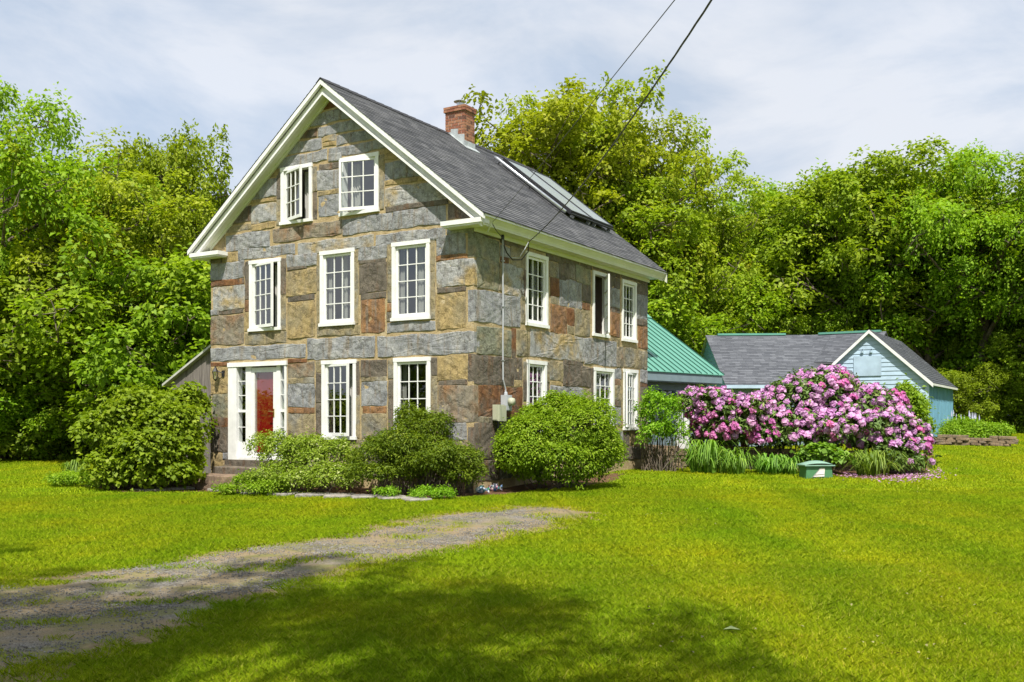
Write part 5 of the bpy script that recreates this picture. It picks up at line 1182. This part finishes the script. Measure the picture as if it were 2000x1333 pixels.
# owl figure, painted fish and bowls by the house corner
def corner_ornaments():
    Xo, Zo = onground(900, 968); g = float(ground(Xo, Zo))
    o = tag(empty('owl_figure', (Xo, Zo, g)), 'brown openwork owl figure at the edge of the front bed', 'ornament')
    br = stone_mat('owl_brown', (.16, .095, .06), (.22, .15, .1), (.09, .05, .04))
    m = MB(); m.lathe([(.0, 0), (.075, 0), (.092, .06), (.095, .13), (.08, .2), (.062, .25), (.066, .29), (.055, .33), (.0, .345)], (0, 0, 0), 18); m.build('body', br, o, True)
    m = MB()
    for s in (-1, 1): m.add([(s * .055, -.02, .31), (s * .02, -.02, .335), (s * .03, .02, .33), (s * .05, 0, .395)], [(0, 1, 3), (1, 2, 3), (2, 0, 3), (0, 2, 1)])
    m.build('ear_tuft', br, o)
    dk = plain('owl_hole', (.02, .014, .012), .9); m = MB()
    for s in (-1, 1):
        m.lathe([(0, .012), (.014, .01), (.018, 0)], (s * .027, -.062, .29), 10)
    for r, z, cnt in ((.094, .06, 7), (.097, .11, 7), (.092, .16, 6)):
        for k in range(cnt):
            a = -math.pi * (k + .5) / cnt; c = (r * math.cos(a), r * math.sin(a), z); sd = Vector((-math.sin(a), math.cos(a), 0)) * .011
            m.add([(c[0] - sd.x, c[1] - sd.y, z), (c[0], c[1], z - .016), (c[0] + sd.x, c[1] + sd.y, z), (c[0], c[1], z + .016)], [(0, 1, 2, 3)])
    m.build('openwork', dk, o)
    MB().add([(-.01, -.07, .28), (.01, -.07, .28), (0, -.085, .262)], [(0, 1, 2)]).build('beak', dk, o)
    def painted(name, c):
        m, n, l, b, _ = newmat(name); v = objvec(n, l); vo = n.new('ShaderNodeTexVoronoi'); vo.inputs['Scale'].default_value = 22; l.new(v, vo.inputs['Vector']); s = n.new('ShaderNodeSeparateColor'); l.new(vo.outputs['Color'], s.inputs[0])
        l.new(ramp(n, l, s.outputs[0], [(i / max(1, len(c) - 1), q) for i, q in enumerate(c)]), b.inputs['Base Color']); b.inputs['Roughness'].default_value = .2; return m
    pf = [painted('fish_glaze_a', [(.05, .25, .45), (.7, .75, .75), (.02, .04, .15), (.1, .4, .1)]), painted('fish_glaze_b', [(.05, .2, .5), (.75, .75, .72), (.5, .05, .2), (.04, .3, .3)])]
    for k, (x, y, lab) in enumerate(((941, 964, 'glazed blue and white painted fish beside the owl, left one'), (967, 960, 'glazed blue, pink and white painted fish, right one'))):
        X, Z = onground(x, y); o = tag(empty('ceramic_fish', (X, Z, float(ground(X, Z)))), lab, 'ornament', 'painted ceramic fish')
        V, F = [], []; ns, nr = 11, 10
        for i in range(ns):
            t = i / (ns - 1); xx = -.13 + .22 * t; r = .075 * math.sin(math.pi * min(1, t * .93 + .05)) ** .75 + .004
            for j in range(nr): a = 2 * math.pi * j / nr; V.append((xx, r * .8 * math.cos(a), .07 + r * .95 * math.sin(a)))
        for i in range(ns - 1):
            for j in range(nr): F.append((i * nr + j, i * nr + (j + 1) % nr, (i + 1) * nr + (j + 1) % nr, (i + 1) * nr + j))
        MB().add(V, F).build('body', pf[k], o, True)
        MB().hexa([(.08, -.008, .06), (.15, -.006, .01), (.15, .006, .01), (.08, .008, .06), (.08, -.008, .09), (.15, -.006, .14), (.15, .006, .14), (.08, .008, .09)]).build('tail_fin', pf[k], o)
        MB().hexa([(-.06, -.006, .13), (.04, -.006, .13), (.04, .006, .13), (-.06, .006, .13), (-.03, -.004, .165), (.05, -.004, .155), (.05, .004, .155), (-.03, .004, .165)]).build('back_fin', pf[k], o)
    for k, (x, y, lab, col, fl_) in enumerate(((938, 953, 'dark blue bowl of orange and yellow flowers at the house corner', (.03, .025, .16), ((.6, .25, .05), (.6, .45, .02))), (968, 951, 'red bowl holding orange stems at the house corner', (.5, .04, .02), ((.55, .25, .08), (.5, .2, .06))))):
        X, Z = onground(x, y); Z += .35; X = at(x, Z); g = float(ground(X, Z)); o = tag(empty('planter_bowl', (X, Z, g)), lab, 'planter', 'bowls at the house corner')
        MB().lathe([(0, .0), (.07, 0), (.13, .08), (.155, .13), (.145, .13), (.12, .09), (0, .08)], (0, 0, 0), 20).build('bowl', plain('glaze%d' % k, col, .2, .2, 8, .5), o, True)
        rg = np.random.default_rng(60 + k)
        for q in range(2):
            n = 26; c = rg.normal(0, .055, (n, 3)) + np.array([(-.05, .05)[q], 0, .19]); c[:, 2] = np.abs(c[:, 2] - .11) + .11
            V1, Q1 = leaves_arrays(c, rg.normal(size=(n, 3)), unit(rg.normal(size=(n, 3)) + np.array([0, -.6, .6])), rg.uniform(.04, .07, n), rg.uniform(.03, .05, n) if k == 0 else rg.uniform(.008, .014, n)); link('blossoms', quads_mesh('blossoms', V1, Q1, None, plain('blossom%d%d' % (k, q), fl_[q], .8)), None, o)
        if k == 1:
            m = MB()
            for s in range(9):
                a = s * .7; m.tube([(0, 0, .09), (.07 * math.cos(a), .04 * math.sin(a), .2), (.16 * math.cos(a), .07 * math.sin(a), .27 + .02 * math.sin(s * 3))], [.008, .006, .003], 5)
            m.build('stem', plain('orange_stem', (.5, .24, .09), .8), o)
corner_ornaments()
X, Z = onground(1240, 902); m = MB(); g = float(ground(X, Z))
sp_ = tag(empty('drain_spout', (X, Z, g)), 'white bent drain spout at the foot of the side wall', 'spout')
MB().tube([(.28, .45, .18), (.15, .2, .17), (.0, .0, .13), (-.12, -.12, .06)], .03, 10).build('pipe', WHITE, sp_)
MB().tube([(-.12, -.12, -.02), (-.12, -.12, .08)], .02, 8).build('stake', WHITE, sp_)

# ------------------------------------------------------------------ overhead wires
def wire(name, label, A, k_px, far, rad, twist=0):
    A = np.array(A); k0, m0 = (k_px[0] - CX) / FPX, (YH - k_px[1]) / FPX
    B = np.array([k0 * far, far, CAMH + m0 * far])        # the wire leaves the picture here
    pts = []
    for i in range(60):
        t = i / 59 * 2.6; p = A + (B - A) * t; p[2] -= k_px[2] * t * (1 - t); pts.append(p)
    o = tag(empty(name, tuple(A)), label, 'cable'); m = MB()
    if twist:
        for ph in (0, 2.1, 4.2):
            q = []
            for i in range(240):
                t = i / 239 * 59; j = int(min(58, t)); fpt = pts[j] + (pts[j + 1] - pts[j]) * (t - j); a = i * .62 + ph; q.append(fpt - A + np.array([rad * .8 * math.cos(a), 0, rad * .8 * math.sin(a)]))
            m.tube(q, rad, 5, False)
    else: m.tube([p - A for p in pts], rad, 5)
    m.build('strand', BLACK, o)
hp = lambda x, y, v: np.array([*(CC + rv * x + lv * y), v + CAMH])
wire('service_cable', 'thick twisted black service cable running from the eave up over the lawn', hp(1.45, -.42, roof_v(-.42) - .33), (1390, 0, .8), 8.5, .006, 1)
wire('telephone_wire', 'thin straight wire above the thick cable, fixed at the gable corner', hp(.05, -.40, roof_v(-.42) - .16), (1318, 0, .12), 9.0, .005)
o = houseplace('cable_loop', 1.45, -.42, roof_v(-.42) - .33, 'black drip loop of cable hanging under the eave', 'cable')
MB().tube([(0, 0, 0), (.06, .05, -.2), (.03, .2, -.36), (-.16, .3, -.38), (-.33, .34, -.25), (-.42, .36, -.1)], .014, 6).build('loop', BLACK, o)
MB().tube([(0, 0, 0), (-.07, .06, -.17), (-.03, .22, -.33), (-.2, .3, -.34)], .010, 6).build('loop', GREYB, o)
o = houseplace('wire_clip', .05, -.40, roof_v(-.42) - .16, 'small wire clip and tail at the gable corner eave', 'wire clip')
MB().tube([(0, 0, 0), (-.03, .04, -.1), (-.06, .08, -.2)], .011, 6).build('hook', STEEL, o); MB().tube([(0, 0, -.02), (.3, .1, -.1), (.75, .2, -.2), (.95, .3, -.3)], .008, 5).build('tail', BLACK, o)

# ------------------------------------------------------------------ grass
def grass_patch(seed, n, r, h, wdt, mat):
    rg = np.random.default_rng(seed); a = rg.uniform(0, 2 * math.pi, n); rr = r * np.sqrt(rg.random(n)); b = np.column_stack([rr * np.cos(a), rr * np.sin(a), np.full(n, -.008)])
    th = rg.uniform(0, 2 * math.pi, n); hh = h * rg.uniform(.5, 1.25, n); lean = rg.normal(0, .62, (n, 2)) * hh[:, None]
    sd = np.column_stack([np.cos(th), np.sin(th), np.zeros(n)]) * wdt * .5; tip = b + np.column_stack([lean, hh]); mid = b + np.column_stack([lean * .35, hh * .6])
    V = np.stack([b - sd, b + sd, mid + sd * .75, tip, mid - sd * .75], 1).reshape(-1, 3); Q = np.arange(5 * n).reshape(-1, 5)
    ob = bpy.data.objects.new('grass_tuft', quads_mesh('grass_tuft', V, Q, rg.random(n), mat)); return ob
def grass_mat():
    m, n, l, b, o = newmat('grass_blades'); n.remove(b)
    a = n.new('ShaderNodeAttribute'); a.attribute_name = 'tint'; v = n.new('ShaderNodeNewGeometry').outputs['Position']
    col = ramp(n, l, a.outputs['Fac'], [(0, (.195, .295, .010)), (.55, (.29, .38, .013)), (.9, (.37, .44, .018)), (1, (.47, .46, .08))])
    big = noise(n, l, v, .45, 5, .6)
    col = mixc(n, l, 1., col, ramp(n, l, big, [(.32, (.82, .96, .85)), (.5, (1, 1, 1)), (.68, (1.18, 1.03, .95))]), 'MULTIPLY')
    col = mixc(n, l, 1., col, ramp(n, l, noise(n, l, v, 2.2, 4), [(.3, (.88, .92, .9)), (.7, (1.1, 1.05, 1.03))]), 'MULTIPLY')
    mpg = n.new('ShaderNodeMapping'); mpg.inputs['Rotation'].default_value = (0, 0, -.55); mpg.inputs['Scale'].default_value = (.62, .07, 1); l.new(v, mpg.inputs[0])
    col = mixc(n, l, 1., col, ramp(n, l, noise(n, l, mpg.outputs[0], 1.0, 3), [(.36, (.80, .88, .8)), (.5, (1, 1, 1)), (.64, (1.2, 1.1, 1)),]), 'MULTIPLY')
    d = n.new('ShaderNodeBsdfDiffuse'); t = n.new('ShaderNodeBsdfTranslucent'); l.new(col, d.inputs[0]); l.new(col, t.inputs[0])
    ms = n.new('ShaderNodeMixShader'); ms.inputs[0].default_value = .35; l.new(d.outputs[0], ms.inputs[1]); l.new(t.outputs[0], ms.inputs[2]); l.new(ms.outputs[0], o.inputs[0]); return m
GRASS = grass_mat()
def scatter(name, pts, scale, rot, srcs, label, kind='stuff', cat='grass'):
    """one object: points carrying scale and turn, instanced through geometry nodes"""
    me = bpy.data.meshes.new(name); me.vertices.add(len(pts)); me.vertices.foreach_set('co', np.asarray(pts, np.float32).ravel())
    for nm, val in (('sc', scale), ('rt', rot)):
        q = me.attributes.new(nm, 'FLOAT', 'POINT'); q.data.foreach_set('value', np.asarray(val, np.float32))
    o = bpy.data.objects.new(name, me); COL.objects.link(o); tag(o, label, cat, kind=kind)
    ng = bpy.data.node_groups.new(name, 'GeometryNodeTree'); ng.interface.new_socket('Geometry', in_out='INPUT', socket_type='NodeSocketGeometry'); ng.interface.new_socket('Geometry', in_out='OUTPUT', socket_type='NodeSocketGeometry')
    nd = ng.nodes; gi, go = nd.new('NodeGroupInput'), nd.new('NodeGroupOutput'); ip = nd.new('GeometryNodeInstanceOnPoints'); oi = nd.new('GeometryNodeObjectInfo'); oi.inputs['Object'].default_value = srcs
    a1 = nd.new('GeometryNodeInputNamedAttribute'); a1.data_type = 'FLOAT'; a1.inputs['Name'].default_value = 'sc'; a2 = nd.new('GeometryNodeInputNamedAttribute'); a2.data_type = 'FLOAT'; a2.inputs['Name'].default_value = 'rt'
    cx_ = nd.new('ShaderNodeCombineXYZ'); k = ng.links
    m2p = nd.new('GeometryNodeMeshToPoints')
    k.new(gi.outputs[0], m2p.inputs[0]); k.new(m2p.outputs[0], ip.inputs['Points']); k.new(oi.outputs['Geometry'], ip.inputs['Instance']); k.new(a2.outputs[0], cx_.inputs[2]); k.new(cx_.outputs[0], ip.inputs['Rotation']); k.new(a1.outputs[0], ip.inputs['Scale']); k.new(ip.outputs[0], go.inputs[0])
    md = o.modifiers.new('scatter', 'NODES'); md.node_group = ng; return o
rng = np.random.default_rng(99)
def lawn_points(y0, y1, step, margin):
    gy = np.arange(y0, y1, step); P = []
    for yy in gy:
        hw = yy * .53 + margin; xx = np.arange(-hw, hw, step); P.append(np.column_stack([xx, np.full(len(xx), yy)]))
    P = np.concatenate(P); P += rng.uniform(-.5, .5, P.shape) * step; return P
hp2 = [tuple(CC + rv * a + lv * b) for a, b in ((-.05, -.05), (L_ + 6, -.05), (L_ + 6, W_), (-.05, W_))]
def keep_grass(P, soft=True):
    d = poly_dist(P[:, 0], P[:, 1], DRIVE); nz_ = .28 * smooth_noise(P[:, 0], P[:, 1], 2.4, 3.) + .16 * smooth_noise(P[:, 0], P[:, 1], 7., 5.)
    k = (d + nz_ < .03) | ((rng.random(len(P)) < .42) & (nz_ < -.03))
    dp = np.clip(-(d + nz_ - .05) / .5, 0, 1)
    k &= (rng.random(len(P)) < .25 + .75 * dp ** .5) | (d + nz_ < -.3)
    for b in (BEDW, BED2): k &= poly_dist(P[:, 0], P[:, 1], b) < .02
    k &= ~in_poly(P[:, 0], P[:, 1], hp2)
    return P[k]
for nm, y0, y1, st_, mg, sd_, nb, r_, h_, w_, lab in (('near_grass', 3.6, 11.5, .105, 4.0, 1, 130, .13, .042, .0050, 'blades of the mown lawn nearest the viewpoint'), ('middle_grass', 11.5, 21, .16, 4.5, 2, 130, .2, .042, .0085, 'blades of the mown lawn in the middle distance'), ('far_grass', 21, 60, .34, 7, 3, 150, .42, .045, .017, 'blades of the far lawn around the house and barn')):
    P = keep_grass(lawn_points(y0, y1, st_, mg)); z = ground(P[:, 0], P[:, 1])
    scatter(nm, np.column_stack([P, z]), rng.uniform(.75, 1.25, len(P)) * np.where(smooth_noise(P[:, 0], P[:, 1], 1.1, 8.) > .55, 1.25, 1.), rng.uniform(0, 6.28, len(P)), grass_patch(sd_, nb, r_, h_, w_, GRASS), lab)
# loose gravel on the drive
peb = MB()
rg = random.Random(4)
for i in range(20):
    a = rg.uniform(0, 6.28); r0 = .22 * math.sqrt(rg.random()); s = rg.uniform(.005, .012); c = Vector((r0 * math.cos(a), r0 * math.sin(a), s * .3)); M = Matrix.Rotation(rg.uniform(0, 6), 3, 'Z')
    pv = [Vector(q) for q in ((1, 0, 0), (-1, .1, 0), (0, .8, .1), (.1, -.9, 0), (0, .1, .7), (0, 0, -.6))]
    peb.add([c + M @ (q * s * rg.uniform(.8, 1.2)) for q in pv], [(0, 2, 4), (2, 1, 4), (1, 3, 4), (3, 0, 4), (2, 0, 5), (1, 2, 5), (3, 1, 5), (0, 3, 5)])
pm = peb.mesh('pebbles'); pm.materials.append(stone_mat('pebble', (.18, .17, .155), (.27, .26, .24), (.18, .145, .1)))
po_ = bpy.data.objects.new('pebbles', pm)
dp_ = np.array(DRIVE); P = np.column_stack([rng.uniform(dp_[:, 0].min(), dp_[:, 0].max(), 9000), rng.uniform(dp_[:, 1].min(), dp_[:, 1].max(), 9000)])
dd_ = poly_dist(P[:, 0], P[:, 1], DRIVE); P = P[(dd_ > .12) & (smooth_noise(P[:, 0], P[:, 1], 1.9, 6.) + rng.normal(0, .45, len(P)) > .25)][:1500]
scatter('gravel', np.column_stack([P, ground(P[:, 0], P[:, 1]) + .008]), rng.uniform(.7, 1.3, len(P)), rng.uniform(0, 6.28, len(P)), po_, 'loose grey gravel lying on the drive', cat='gravel')
# stray leaf and bits on the lawn
X, Z = onground(1430, 1242); lf = tag(link('fallen_leaf', quads_mesh('fallen_leaf', [(-.07, 0, .05), (-.02, -.035, .062), (.06, -.01, .05), (.0, .04, .07)], [(0, 1, 2, 3)], [1.], plain('pale_leaf', (.26, .32, .13), .7))), 'single pale fallen leaf lying on the right foreground lawn', 'leaf'); lf.location = (X, Z, float(ground(X, Z)))
n = 70; G = np.array([onground(x, y) for x, y in zip(rng.uniform(1250, 2000, n), rng.uniform(960, 1330, n))])
V1, Q1 = leaves_arrays(np.column_stack([G, ground(G[:, 0], G[:, 1]) + .05]), rng.normal(size=(n, 3)) * np.array([1, 1, .1]), unit(np.array([[0, 0, 1.]]) + rng.normal(0, .3, (n, 3))), rng.uniform(.025, .045, n), rng.uniform(.02, .03, n))
tag(link('leaf_litter', quads_mesh('leaf_litter', V1, Q1, rng.random(n), plain('litter_leaf', (.25, .23, .09), .8))), 'tiny tan leaf bits scattered over the right lawn', 'leaf litter', kind='stuff')
